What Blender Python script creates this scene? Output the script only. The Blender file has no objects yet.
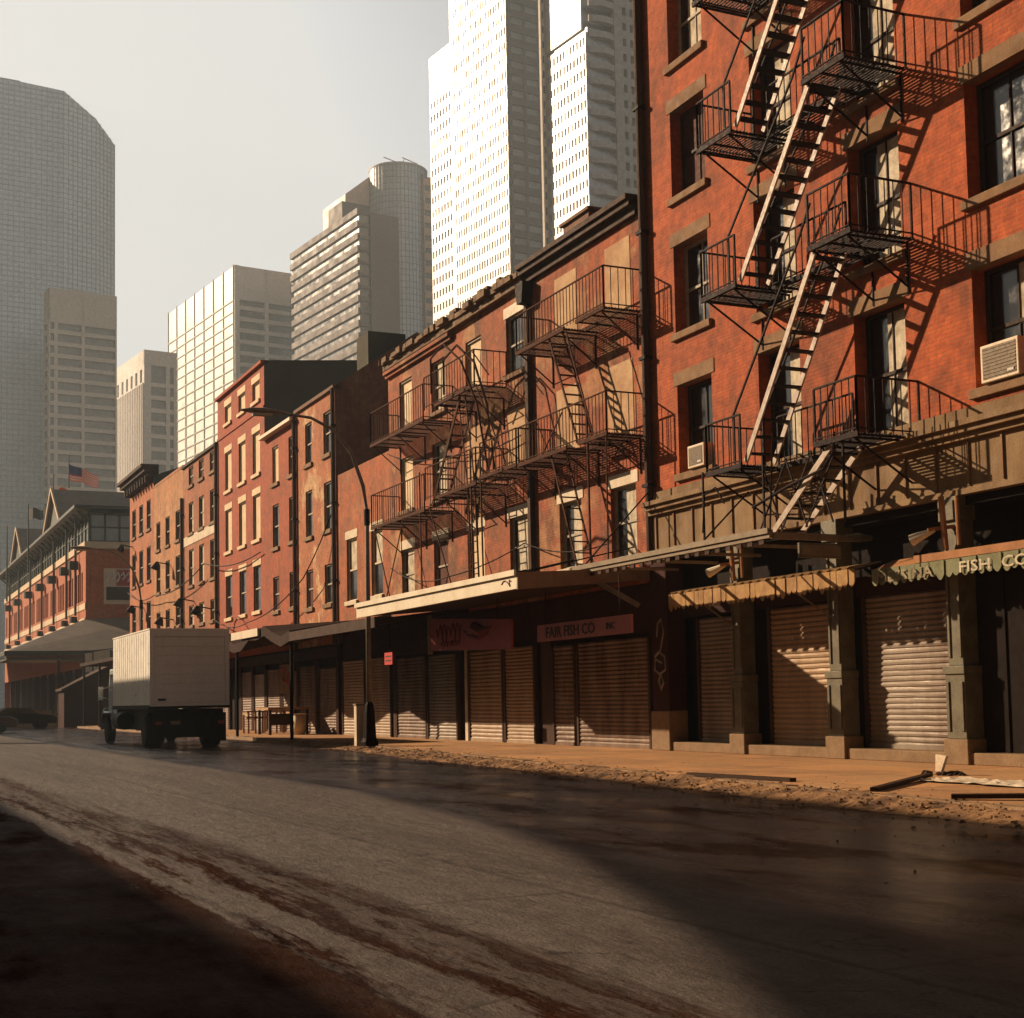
import bpy, math, random
from mathutils import Vector, Matrix
random.seed(7)
S = bpy.context.scene
COL = S.collection
R = math.radians
WX = 16.9            # facade plane of the row
SB = 0.12            # pavement height

# ------------------------------------------------------------------ mesh helper
class MB:
    def __init__(s): s.v = []; s.f = []; s.m = []; s.mi = 0
    def quad(s, *p):
        n = len(s.v); s.v += [tuple(q) for q in p]; s.f.append(tuple(range(n, n + len(p)))); s.m.append(s.mi)
    def hexa(s, c):   # c: 8 corners, bottom 4 ccw then top 4
        n = len(s.v); s.v += [tuple(q) for q in c]
        for f in ((3,2,1,0),(4,5,6,7),(0,1,5,4),(1,2,6,5),(2,3,7,6),(3,0,4,7)):
            s.f.append(tuple(n + i for i in f)); s.m.append(s.mi)
    def box(s, x0, x1, y0, y1, z0, z1):
        s.hexa([(x0,y0,z0),(x1,y0,z0),(x1,y1,z0),(x0,y1,z0),(x0,y0,z1),(x1,y0,z1),(x1,y1,z1),(x0,y1,z1)])
    def bar(s, a, b, w, h=None, up=(0,0,1)):
        h = h or w; a = Vector(a); b = Vector(b); d = (b - a).normalized(); up = Vector(up)
        if abs(d.dot(up)) > .98: up = Vector((1,0,0))
        x = d.cross(up).normalized() * (w / 2); z = x.cross(d).normalized() * (h / 2)
        s.hexa([a-x-z, a+x-z, a+x+z, a-x+z, b-x-z, b+x-z, b+x+z, b-x+z])
    def tube(s, pts, r, n=8, cap=True):
        pts = [Vector(p) for p in pts]; rs = r if isinstance(r, (list, tuple)) else [r] * len(pts)
        base = len(s.v)
        ref = Vector((0,0,1))
        for i, p in enumerate(pts):
            d = (pts[min(i+1, len(pts)-1)] - pts[max(i-1, 0)]).normalized()
            u = d.cross(ref)
            if u.length < .15: u = d.cross(Vector((0,1,0)))
            u.normalize(); w = d.cross(u)
            for k in range(n):
                a = 2 * math.pi * k / n
                s.v.append(tuple(p + (u * math.cos(a) + w * math.sin(a)) * rs[i]))
        for i in range(len(pts) - 1):
            for k in range(n):
                a = base + i*n + k; b = base + i*n + (k+1) % n
                s.f.append((a, b, b + n, a + n)); s.m.append(s.mi)
        if cap:
            s.f.append(tuple(base + k for k in range(n))[::-1]); s.m.append(s.mi)
            s.f.append(tuple(base + (len(pts)-1)*n + k for k in range(n))); s.m.append(s.mi)
    def prism(s, poly, axis, a, b):   # poly in the two other axes, extruded along axis
        def P(u, v, t): return {'y': (u, t, v), 'x': (t, u, v), 'z': (u, v, t)}[axis]
        n = len(s.v); k = len(poly)
        s.v += [P(u, v, a) for u, v in poly] + [P(u, v, b) for u, v in poly]
        s.f.append(tuple(range(n, n + k))); s.f.append(tuple(range(n + k, n + 2*k))[::-1]); s.m += [s.mi] * 2
        for i in range(k):
            j = (i + 1) % k; s.f.append((n+i, n+k+i, n+k+j, n+j)); s.m.append(s.mi)
    def build(s, name, mats, parent=None, local=False, smooth=False, bevel=0):
        if not isinstance(mats, (list, tuple)): mats = [mats]
        off = Vector((0,0,0))
        if parent is not None and not local:
            q = parent
            while q is not None: off += q.location; q = q.parent
        me = bpy.data.meshes.new(name)
        me.from_pydata([tuple(Vector(v) - off) for v in s.v], [], s.f)
        for m in mats: me.materials.append(m)
        for p, mi in zip(me.polygons, s.m): p.material_index = mi; p.use_smooth = smooth
        import bmesh
        bm = bmesh.new(); bm.from_mesh(me); bmesh.ops.recalc_face_normals(bm, faces=bm.faces); bm.to_mesh(me); bm.free()
        me.update()
        o = bpy.data.objects.new(name, me); COL.objects.link(o)
        if parent is not None: o.parent = parent
        if bevel:
            b = o.modifiers.new('bevel', 'BEVEL'); b.width = bevel; b.segments = 2; b.limit_method = 'ANGLE'
        return o

    def each(s, name, mats, parent, **k):
        """one object per separate piece"""
        par = list(range(len(s.v)))
        def find(i):
            while par[i] != i: par[i] = par[par[i]]; i = par[i]
            return i
        for f in s.f:
            for i in f[1:]: par[find(i)] = find(f[0])
        groups = {}
        for f, m in zip(s.f, s.m): groups.setdefault(find(f[0]), []).append((f, m))
        out = []
        for fs in groups.values():
            g = MB(); mp = {}
            for f, m in fs:
                for i in f:
                    if i not in mp: mp[i] = len(g.v); g.v.append(s.v[i])
                g.f.append(tuple(mp[i] for i in f)); g.m.append(m)
            out.append(g.build(name, mats, parent, **k))
        return out

def tag(o, label, cat, group=None):
    o['label'] = label; o['category'] = cat
    if group: o['group'] = group
    return o
def thing(name, label, cat, loc=(0,0,0), rotz=0, group=None):
    o = bpy.data.objects.new(name, None); COL.objects.link(o)
    o.location = loc; o.rotation_euler = (0,0,rotz); o.empty_display_size = .3
    return tag(o, label, cat, group)
def struct(o): o['kind'] = 'structure'; return o
def text_mesh(name, s, size, x, y, z, mat, parent, depth=.008, slant=0, sx=1.0, spacing=1.0):
    """lettering on a plane facing the street (-X); starts at far end y, runs towards -Y"""
    cu = bpy.data.curves.new(name, 'FONT'); cu.body = s; cu.size = size; cu.extrude = depth; cu.shear = slant
    cu.space_character = spacing; cu.resolution_u = 2; cu.offset = size * .012
    t = bpy.data.objects.new(name, cu); COL.objects.link(t)
    me = bpy.data.meshes.new_from_object(t); bpy.data.objects.remove(t)
    off = Vector((0,0,0)); q = parent
    while q is not None: off += q.location; q = q.parent
    for v in me.vertices:
        a, b, c = v.co
        v.co = Vector((x - c, y - a * sx, z + b)) - off
    me.materials.clear(); me.materials.append(mat); me.name = name
    o = bpy.data.objects.new(name, me); COL.objects.link(o); o.parent = parent
    return o

# ------------------------------------------------------------------ materials
def new_mat(name):
    m = bpy.data.materials.new(name); m.use_nodes = True
    nt = m.node_tree; nt.nodes.clear()
    out = nt.nodes.new('ShaderNodeOutputMaterial'); b = nt.nodes.new('ShaderNodeBsdfPrincipled')
    nt.links.new(b.outputs[0], out.inputs[0])
    return m, nt, b
class NT:
    def __init__(s, nt): s.nt = nt
    def n(s, t, **k):
        q = s.nt.nodes.new(t)
        for a, v in k.items(): setattr(q, a, v)
        return q
    def l(s, a, b): s.nt.links.new(a, b)
    def pos(s, kind='world'):
        return s.n('ShaderNodeNewGeometry').outputs['Position'] if kind == 'world' else s.n('ShaderNodeTexCoord').outputs['Object']
    def mapv(s, v, scale):
        m = s.n('ShaderNodeMapping'); m.inputs['Scale'].default_value = scale; s.l(v, m.inputs[0]); return m.outputs[0]
    def noise(s, v, scale, detail=4, rough=.6):
        q = s.n('ShaderNodeTexNoise'); q.inputs['Scale'].default_value = scale; q.inputs['Detail'].default_value = detail
        q.inputs['Roughness'].default_value = rough; s.l(v, q.inputs['Vector']); return q.outputs[0]
    def ramp(s, f, a, b, va=0., vb=1.):
        q = s.n('ShaderNodeMapRange'); q.clamp = True
        for i, v in enumerate((a, b, va, vb)): q.inputs[i + 1].default_value = v
        s.l(f, q.inputs[0]); return q.outputs[0]
    def math(s, op, a, b=None, c=None):
        q = s.n('ShaderNodeMath', operation=op)
        for i, v in enumerate((a, b, c)):
            if v is None: continue
            if isinstance(v, (int, float)): q.inputs[i].default_value = v
            else: s.l(v, q.inputs[i])
        return q.outputs[0]
    def mix(s, f, a, b, blend='MIX'):
        q = s.n('ShaderNodeMix', data_type='RGBA', blend_type=blend)
        for i, v in ((0, f), (6, a), (7, b)):
            if isinstance(v, (int, float)): q.inputs[i].default_value = v
            elif isinstance(v, tuple): q.inputs[i].default_value = (*v, 1) if len(v) == 3 else v
            else: s.l(v, q.inputs[i])
        return q.outputs[2]
    def bump(s, h, st, dist, b):
        q = s.n('ShaderNodeBump'); q.inputs['Strength'].default_value = st; q.inputs['Distance'].default_value = dist
        s.l(h, q.inputs['Height']); s.l(q.outputs[0], b.inputs['Normal'])
    def sep(s, v):
        q = s.n('ShaderNodeSeparateXYZ'); s.l(v, q.inputs[0]); return q.outputs
    def comb(s, x, y, z=0.):
        q = s.n('ShaderNodeCombineXYZ')
        for i, v in enumerate((x, y, z)):
            if isinstance(v, (int, float)): q.inputs[i].default_value = v
            else: s.l(v, q.inputs[i])
        return q.outputs[0]

def paint(name, c, c2=None, rough=.6, scale=1.2, amt=.6, metal=0., streak=False, spec=.22, bump=.15, coord='world', fine=30, coat=0):
    """worn surface: base colour breaking up to c2 in noise patches, optional vertical streaks"""
    m, nt, b = new_mat(name); N = NT(nt); v = N.pos(coord)
    c2 = c2 or tuple(x * .6 for x in c)
    f = N.noise(N.mapv(v, (1, 1, .25)) if streak else v, scale, 6, .65)
    f = N.ramp(f, .40, .66, 0, amt)
    colr = N.mix(f, c, c2)
    g = N.noise(v, fine, 3, .7); g = N.ramp(g, .3, .7, .82, 1.14)
    colr = N.mix(1., colr, N.comb(g, g, g), 'MULTIPLY')
    N.l(colr, b.inputs['Base Color'])
    N.l(N.ramp(N.noise(v, scale * 3, 4), .3, .7, max(.03, rough - .12), min(1, rough + .12)), b.inputs['Roughness'])
    b.inputs['Metallic'].default_value = metal; b.inputs['Specular IOR Level'].default_value = spec
    b.inputs['Coat Weight'].default_value = coat
    if bump: N.bump(N.noise(v, fine, 4), bump, .02, b)
    return m

def brick(name, c1, c2, mortar, stain=(.08,.04,.03), stain_amt=.5, seed=0., patch=None, patch_amt=0., scale=1., msize=.012, coord='world'):
    m, nt, b = new_mat(name); N = NT(nt); v = N.pos(coord)
    x, y, z = N.sep(v)[:3]
    u = N.comb(N.math('ADD', x, y), z, 0.)
    br = N.n('ShaderNodeTexBrick'); br.offset = .5; br.inputs['Scale'].default_value = 1.0 * scale
    br.inputs['Brick Width'].default_value = .215; br.inputs['Row Height'].default_value = .075
    br.inputs['Mortar Size'].default_value = msize; br.inputs['Mortar Smooth'].default_value = .3; br.inputs['Bias'].default_value = -.1
    br.inputs['Color1'].default_value = (*c1, 1); br.inputs['Color2'].default_value = (*c2, 1); br.inputs['Mortar'].default_value = (*mortar, 1)
    # small wobble so courses are not ruler straight
    wob = N.n('ShaderNodeVectorMath', operation='ADD')
    sc = N.n('ShaderNodeVectorMath', operation='SCALE'); sc.inputs['Scale'].default_value = .02
    nz = N.n('ShaderNodeTexNoise'); nz.inputs['Scale'].default_value = 1.3; N.l(u, nz.inputs['Vector']); N.l(nz.outputs['Color'], sc.inputs[0])
    N.l(u, wob.inputs[0]); N.l(sc.outputs[0], wob.inputs[1]); N.l(wob.outputs[0], br.inputs['Vector'])
    c = br.outputs['Color']
    vs = N.n('ShaderNodeVectorMath', operation='ADD'); vs.inputs[1].default_value = (seed, seed * 1.7, seed * .6); N.l(v, vs.inputs[0]); vv = vs.outputs[0]
    f = N.ramp(N.noise(vv, .7, 10, .7), .47, .62, 0, stain_amt * .9); c = N.mix(f, c, stain)
    f2 = N.ramp(N.noise(N.mapv(vv, (1.6, 1.6, .22)), 1.0, 5, .6), .5, .75, 0, stain_amt * .8); c = N.mix(f2, c, stain)
    if patch:
        f3 = N.ramp(N.noise(vv, .42, 9, .7), .52, .58, 0, patch_amt); c = N.mix(f3, c, patch)
    f4 = N.ramp(N.noise(N.mapv(vv, (4, 4, .35)), 1.0, 6, .7), .52, .7, 0, stain_amt * .6); c = N.mix(f4, c, stain)
    g = N.ramp(N.noise(vv, 5, 5, .7), .25, .75, .55, 1.42); c = N.mix(1., c, N.comb(g, g, g), 'MULTIPLY')
    N.l(c, b.inputs['Base Color']); b.inputs['Roughness'].default_value = .85; b.inputs['Specular IOR Level'].default_value = .25
    h = N.math('ADD', N.math('MULTIPLY', br.outputs['Fac'], -1.), N.math('MULTIPLY', N.noise(vv, 14, 5), .9))
    N.bump(h, .55, .012, b)
    return m

M = {}
HAZE = .0004
M['brickA'] = brick('red_orange_brick', (0.424,0.081,0.019), (0.339,0.055,0.012), (0.318,0.087,0.029), (0.130,0.041,0.017), 0.63, 0)
M['brickB'] = brick('weathered_red_brick', (0.381,0.073,0.020), (0.290,0.052,0.013), (0.280,0.087,0.030), (0.114,0.044,0.020), .95, 4, (0.339,0.156,0.066), .85)
M['brickC'] = brick('weathered_brown_red_brick', (0.360,0.078,0.022), (0.300,0.063,0.018), (0.290,0.098,0.036), (0.122,0.052,0.022), .95, 9, (0.377,0.196,0.083), .85)
M['brickLow'] = brick('orange_brick', (0.392,0.087,0.022), (0.336,0.069,0.018), (0.336,0.111,0.037), (0.176,0.066,0.026), 0.75, 13, (0.370,0.175,0.071), .3)
M['stucco'] = brick('peeling_stucco_brick', (0.382,0.110,0.038), (0.318,0.077,0.025), (0.424,0.175,0.069), (0.160,0.065,0.029), .4, 17, (0.520,0.324,0.161), .9)
M['brickO'] = brick('deep_orange_brick', (0.368,0.065,0.014), (0.316,0.052,0.011), (0.298,0.077,0.023), (0.165,0.048,0.017), 0.65, 21)
M['brickR'] = brick('smooth_red_painted_brick', (0.351,0.064,0.019), (0.316,0.055,0.017), (0.334,0.065,0.021), (0.215,0.055,0.022), 0.60, 25)
M['brickP'] = brick('pinkish_brick', (0.368,0.096,0.028), (0.316,0.080,0.024), (0.334,0.110,0.038), (0.165,0.069,0.028), 0.75, 29, (0.397,0.206,0.095), .3)
M['brickY'] = brick('tan_brick', (0.488,0.191,0.058), (0.403,0.148,0.047), (0.424,0.187,0.073), (0.220,0.108,0.044), 0.75, 33, (0.520,0.306,0.148), .4)
M['brickT'] = brick('light_orange_brick', (0.466,0.130,0.037), (0.403,0.104,0.029), (0.424,0.142,0.050), (0.200,0.081,0.034), 0.75, 37)
M['brickM'] = brick('market_brick', (0.424,0.097,0.029), (0.382,0.085,0.023), (0.403,0.130,0.045), (0.250,0.081,0.034), .3, 41)
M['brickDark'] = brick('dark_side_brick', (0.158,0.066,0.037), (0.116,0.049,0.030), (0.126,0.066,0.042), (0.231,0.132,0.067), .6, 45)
M['tar'] = paint('tarred_side_wall', (0.090,0.084,0.068), (0.070,0.060,0.048), .9, .8, spec=.06)  # dark grey-brown, deeper than the street fronts
M['brownstone'] = paint('brown_sandstone', (0.240,0.135,0.066), (0.130,0.068,0.035), .85, 1.6, .7, bump=.4)
M['limestone'] = paint('dirty_limestone', (0.250,0.158,0.078), (0.100,0.054,0.027), .85, 1.4, .8, streak=True, bump=.4)
M['granite'] = paint('granite_plinth', (0.240,0.149,0.078), (0.130,0.077,0.039), .8, 3, .6, bump=.4)
M['cream'] = paint('cream_board', (0.680,0.512,0.312), (0.450,0.307,0.164), .75, 2.2, .6)
M['dirty_white'] = paint('dirty_white_paint', (0.620,0.502,0.353), (0.340,0.242,0.139), .6, 2.0, .6)
M['pale'] = paint('pale_curtain', (0.580,0.493,0.361), (0.260,0.205,0.139), .8, 3.5, .9)
M['sash'] = paint('weathered_sash', (.40,.35,.27), (.2,.15,.1), .7, 6, .6)
M['sash_dark'] = paint('dark_sash', (.05,.028,.02), (.03,.02,.015), .6, 6, .6, spec=.06)
M['plywood'] = paint('reddish_board', (.10,.035,.022), (.06,.02,.015), .7, 3, .6, spec=.06)
M['iron'] = paint('rusty_black_iron', (.012,.007,.006), (.04,.014,.008), .7, 5, .5, metal=.0, fine=50, spec=.08)
M['iron_rust'] = paint('rust_brown_iron', (.055,.022,.013), (.11,.042,.02), .8, 5, .7, fine=50, spec=.05)
M['plaster'] = paint('pale_plaster_patch', (0.500,0.324,0.179), (0.330,0.171,0.086), .9, 1.5, .8, bump=.4)
M['iron_pale'] = paint('worn_grey_stringer', (.46,.36,.28), (.16,.08,.05), .55, 5, .6)
M['cornice_dark'] = paint('dark_brown_cornice', (.07,.04,.028), (.04,.022,.016), .7, 2.5, .6, spec=.06)
M['cornice_tan'] = paint('crumbling_tan_cornice', (.22,.135,.075), (.07,.04,.025), .9, 3.5, .9, bump=.8, fine=12)
M['roof'] = paint('roofing_felt', (.05,.04,.035), (.07,.055,.045), .95, .6)
M['shutter'] = paint('galvanised_shutter', (0.317,0.210,0.123), (0.176,0.107,0.058), .5, 1.6, .7, metal=.1, streak=True, bump=.05)
M['shutter_white'] = paint('whitish_shutter', (0.346,0.244,0.153), (0.202,0.123,0.068), .55, 1.6, .7, streak=True, bump=.05)
M['shutter_b'] = paint('rusty_shutter', (0.197,0.123,0.074), (0.082,0.037,0.021), .6, 2.2, .9, streak=True, bump=.1)
M['shutter_c'] = paint('greyish_shutter', (0.254,0.201,0.152), (0.139,0.090,0.061), .5, 1.1, .9, metal=.1, streak=True, bump=.1)
M['green'] = paint('grey_green_cast_iron', (0.140,0.121,0.074), (0.070,0.051,0.029), .55, 3, .7)
M['darkvoid'] = paint('sooty_black_timber', (.012,.008,.006), (.02,.012,.01), .8, 3, .5, spec=.06)  # near-black colour stands in for the shade inside recesses and doorways
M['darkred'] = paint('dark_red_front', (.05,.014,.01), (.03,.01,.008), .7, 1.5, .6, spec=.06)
M['fascia_white'] = paint('white_fascia', (0.697,0.603,0.452), (0.502,0.377,0.239), .55, 1.5, .5, streak=True)
M['fascia_brown'] = paint('brown_fascia', (0.220,0.140,0.082), (0.120,0.065,0.037), .6, 2, .6)
M['soffit'] = paint('soot_stained_soffit', (.04,.018,.013), (.025,.012,.009), .8, 2, .6, spec=.06)  # very dark brown for canopy slabs and shutter boxes
M['sign_pink'] = paint('faded_red_sign', (.36,.055,.05), (.25,.035,.03), .6, 3, .5)
M['sign_red'] = paint('faded_pink_sign', (.42,.13,.11), (.3,.08,.07), .6, 3, .5)
M['sign_script'] = paint('dark_red_lettering', (.14,.012,.012), (.1,.01,.01), .6, 4, .5)
M['letter_dark'] = paint('black_lettering', (.02,.01,.01), (.04,.02,.02), .6, 4, .5)
M['letter_pale'] = paint('faded_cream_lettering', (.55,.47,.33), (.3,.24,.16), .7, 7, .7)
M['letter_dim'] = paint('dim_cream_lettering', (.34,.27,.17), (.14,.11,.07), .8, 9, .9)
M['letter_red'] = paint('bright_red_panel', (.5,.03,.02), (.4,.02,.02), .5, 4, .5)
M['graffiti'] = paint('chalky_spray_paint', (.34,.30,.24), (.2,.16,.12), .8, 6, .5)
M['awning_tan'] = paint('weathered_tan_canvas', (0.400,0.234,0.094), (0.200,0.099,0.039), .85, 3, .7, bump=.3)
M['awning_green'] = paint('dusty_green_canvas', (.20,.20,.11), (.11,.10,.055), .85, 2.5, .6, bump=.3)
M['awning_rust'] = paint('rust_orange_tin', (0.360,0.162,0.066), (0.200,0.081,0.031), .8, 2.5, .6)
M['beam'] = paint('grey_painted_beam', (0.220,0.158,0.090), (0.120,0.077,0.043), .6, 3, .6)
M['glass'] = paint('dark_window_glass', (.012,.012,.013), (.03,.025,.02), .08, 1.5, .5, spec=.7, bump=0)
M['ac'] = paint('beige_metal', (0.620,0.484,0.328), (0.450,0.316,0.197), .5, 4, .5)
M['ac_grille'] = paint('brown_grille', (0.170,0.116,0.061), (0.100,0.065,0.037), .6, 8, .5)
M['conc'] = paint('concrete_barrier', (0.420,0.306,0.187), (0.280,0.180,0.101), .85, 2, .6)
M['wood'] = paint('bleached_timber', (0.420,0.252,0.125), (0.220,0.117,0.055), .8, 4, .6, streak=True)
M['wood_dark'] = paint('dark_wet_timber', (.05,.028,.018), (.03,.018,.012), .6, 4, .6, spec=.06)
M['plastic_sheet'] = paint('dirty_white_sheet', (0.620,0.512,0.377), (0.400,0.279,0.180), .6, 5, .6)
M['pole'] = paint('grey_galvanised_pole', (.24,.20,.15), (.12,.09,.065), .5, 4, .6, metal=.1)
M['lamp_glass'] = paint('dull_lamp_glass', (.4,.38,.33), (.3,.27,.22), .25, 4, .4)
M['rubber'] = paint('black_rubber', (.012,.011,.011), (.02,.018,.016), .8, 5, .5)
M['steel_dark'] = paint('dark_chassis_steel', (.015,.012,.011), (.03,.02,.015), .6, 4, .6, spec=.06)
M['chrome'] = paint('dull_chrome', (.6,.6,.58), (.4,.38,.35), .25, 6, .4, metal=.9)
M['truck_rear'] = paint('dusty_grey_truck_door', (.74,.67,.57), (.58,.5,.41), .5, 1.2, .5, streak=True, coord='object', bump=.05)
M['truck_side'] = paint('ribbed_aluminium_side', (.86,.82,.74), (.68,.60,.50), .35, 1.2, .5, metal=.1, streak=True, coord='object', bump=.03)
M['cab'] = paint('pale_blue_grey_cab_paint', (.34,.38,.36), (.2,.22,.2), .35, 3, .4, coord='object', coat=.4)
M['flag_red'] = paint('flag_red', (.85,.13,.07), (.7,.1,.06), .8, 3, .3)
M['flag_white'] = paint('flag_white', (.75,.68,.6), (.6,.5,.45), .8, 3, .3)
M['flag_blue'] = paint('flag_blue', (.05,.06,.16), (.04,.04,.12), .8, 3, .3)
M['flag_green'] = paint('flag_dark_green', (.07,.09,.07), (.05,.06,.05), .8, 3, .3)
M['mk_metal'] = paint('dark_green_metalwork', (.05,.055,.042), (.035,.035,.03), .5, 3, .5)
M['mk_roof'] = paint('grey_standing_seam_roof', (.24,.20,.17), (.15,.12,.1), .55, 1, .6)
M['mk_glass'] = paint('greenish_pavilion_glass', (.10,.11,.085), (.2,.19,.14), .12, .3, .8, spec=.8, bump=0)
M['mk_band'] = paint('pale_stone_band', (0.620,0.468,0.312), (0.480,0.342,0.218), .8, 1, .5)
M['car'] = paint('dark_maroon_car_paint', (.03,.012,.01), (.02,.01,.01), .25, 3, .4, coord='object', coat=.5)
M['silver'] = paint('worn_silver_lettering', (.5,.46,.4), (.3,.25,.2), .4, 4, .5)
# towers
def tw(name, c, rough=.7, **k): return paint(name, c, tuple(x*.82 for x in c), rough, .08, .5, coord='object', fine=1.2, bump=0, **k)
M['t_cream'] = tw('bright_cream_panel', (.80,.76,.70), .42, spec=.6)
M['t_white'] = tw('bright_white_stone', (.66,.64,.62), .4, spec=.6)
M['t_grey'] = tw('grey_metal_rib', (.42,.40,.37), .5)
M['t_pale'] = tw('pale_stone', (.66,.60,.55), .8)
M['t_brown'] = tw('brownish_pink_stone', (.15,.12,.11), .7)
M['t_beige'] = tw('beige_stone', (.60,.53,.46), .8)
M['t_glass'] = tw('dark_tower_glass', (.10,.09,.08), .25, spec=.6)
M['t_glassb'] = tw('blue_grey_curtain_glass', (.54,.65,.76), .3, spec=.7)
M['t_glassp'] = tw('pale_curtain_glass', (.52,.55,.60), .3, spec=.7)
M['t_core'] = tw('sun_struck_window_band', (.52,.50,.48), .3, spec=.6)
M['t_line'] = tw('fine_dark_mullion', (.26,.26,.28), .5)
M['t_lineb'] = tw('grey_mullion', (.45,.53,.60), .5)
M['t_warm'] = tw('warm_reflecting_panel', (.62,.45,.34), .5)

def road_mat():
    m, nt, b = new_mat('wet_patchy_asphalt'); N = NT(nt); v = N.pos(); x, y, z = N.sep(v)[:3]
    st = N.noise(N.mapv(v, (1.5, .10, 1)), 1.0, 9, .72)           # streaks dragged along the street
    st2 = N.noise(N.mapv(v, (5, .35, 1)), 1.0, 8, .78)
    st3 = N.noise(N.mapv(v, (9, 1.6, 1)), 1.3, 7, .8)
    big = N.noise(v, .22, 5, .6)
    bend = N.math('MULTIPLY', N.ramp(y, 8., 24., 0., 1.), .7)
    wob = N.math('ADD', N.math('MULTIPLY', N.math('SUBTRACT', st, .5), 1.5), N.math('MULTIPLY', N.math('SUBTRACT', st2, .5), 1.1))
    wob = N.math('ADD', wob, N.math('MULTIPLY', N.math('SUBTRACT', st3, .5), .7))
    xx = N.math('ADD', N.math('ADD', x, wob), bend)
    sun_lane = N.math('MULTIPLY', N.ramp(xx, 3.2, 3.55, 0, 1), N.ramp(N.math('ADD', N.math('ADD', x, wob), N.ramp(y, 5., 20., 2.2, 0.)), 6.7, 7.7, 1, 0))  # pale lane puts the sunlit strip into the colour, narrowing near the camera
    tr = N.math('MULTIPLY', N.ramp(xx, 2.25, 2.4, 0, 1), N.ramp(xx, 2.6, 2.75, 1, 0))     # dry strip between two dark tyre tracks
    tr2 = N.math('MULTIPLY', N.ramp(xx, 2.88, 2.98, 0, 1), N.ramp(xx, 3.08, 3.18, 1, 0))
    sunlit_dry = N.math('MAXIMUM', sun_lane, N.math('MAXIMUM', N.math('MULTIPLY', tr, .85), N.math('MULTIPLY', tr2, .6)))
    crack = N.ramp(st3, .60, .66, 0, .75); sunlit_dry = N.math('MULTIPLY', sunlit_dry, N.math('SUBTRACT', 1., crack))
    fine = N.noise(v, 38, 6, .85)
    shade_wetc = N.mix(N.ramp(big, .35, .65), (.024,.011,.008), (.055,.025,.016))  # dark base holds the foreground shade as well as the wet gutter
    sunlit_dryc = N.mix(N.ramp(st, .3, .7), (.058,.043,.036), (.128,.103,.088))
    c = N.mix(sunlit_dry, shade_wetc, sunlit_dryc)
    g = N.ramp(fine, .3, .7, .25, 1.75); c = N.mix(1., c, N.comb(g, g, g), 'MULTIPLY')
    clump = N.noise(N.mapv(v, (1, .6, 1)), 5.5, 6, .75); g = N.ramp(clump, .3, .7, .62, 1.35); c = N.mix(1., c, N.comb(g, g, g), 'MULTIPLY')
    vo = N.n('ShaderNodeTexVoronoi', feature='DISTANCE_TO_EDGE'); vo.inputs['Scale'].default_value = .55
    wv = N.n('ShaderNodeVectorMath', operation='ADD'); sc = N.n('ShaderNodeVectorMath', operation='SCALE'); sc.inputs['Scale'].default_value = .9
    nn = N.n('ShaderNodeTexNoise'); nn.inputs['Scale'].default_value = 1.6; nn.inputs['Detail'].default_value = 6; N.l(v, nn.inputs['Vector']); N.l(nn.outputs['Color'], sc.inputs[0])
    N.l(N.mapv(v, (1, .45, 1)), wv.inputs[0]); N.l(sc.outputs[0], wv.inputs[1]); N.l(wv.outputs[0], vo.inputs['Vector'])
    ck = N.math('MULTIPLY', N.ramp(vo.outputs['Distance'], .0, .012, .8, 0.), N.ramp(N.noise(v, .9, 3), .46, .56, 0, 1)); c = N.mix(ck, c, (.008,.004,.003))
    # tarred utility cuts
    bk = N.n('ShaderNodeTexBrick'); bk.offset = .37; bk.inputs['Scale'].default_value = 1; bk.inputs['Brick Width'].default_value = 9.; bk.inputs['Row Height'].default_value = 2.3; bk.inputs['Mortar Size'].default_value = .035
    bk.inputs['Color1'].default_value = (1,1,1,1); bk.inputs['Color2'].default_value = (.55,.53,.5,1); bk.inputs['Mortar'].default_value = (.3,.28,.26,1); bk.inputs['Bias'].default_value = -.45
    N.l(N.comb(y, N.math('ADD', x, N.math('MULTIPLY', N.noise(v, 3.5, 4), .12))), bk.inputs['Vector']); c = N.mix(.55, c, N.mix(1., c, bk.outputs['Color'], 'MULTIPLY'))
    N.l(c, b.inputs['Base Color'])
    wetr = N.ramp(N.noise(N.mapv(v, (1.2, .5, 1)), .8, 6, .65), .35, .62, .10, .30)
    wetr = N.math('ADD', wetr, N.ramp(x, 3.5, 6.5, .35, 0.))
    rr = N.math('ADD', N.math('MULTIPLY', sunlit_dry, .60), N.math('MULTIPLY', N.math('SUBTRACT', 1., sunlit_dry), wetr))
    N.l(rr, b.inputs['Roughness']); N.l(N.math('ADD', N.math('MULTIPLY', sunlit_dry, .10), N.math('MULTIPLY', N.math('MULTIPLY', N.ramp(x, 3.5, 7.0, .012, .5), N.ramp(N.noise(N.mapv(v, (1.1, .35, 1)), .9, 7, .7), .42, .56, .05, 1.)), N.math('SUBTRACT', 1., sunlit_dry))), b.inputs['Specular IOR Level'])
    h = N.math('ADD', N.math('MULTIPLY', fine, .6), N.math('MULTIPLY', N.noise(N.mapv(v, (3, .8, 1)), 1.6, 6, .7), 2.2))
    h = N.math('ADD', h, N.math('MULTIPLY', clump, 1.4))
    N.bump(h, .8, .035, b)
    return m
M['road'] = road_mat()
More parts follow.
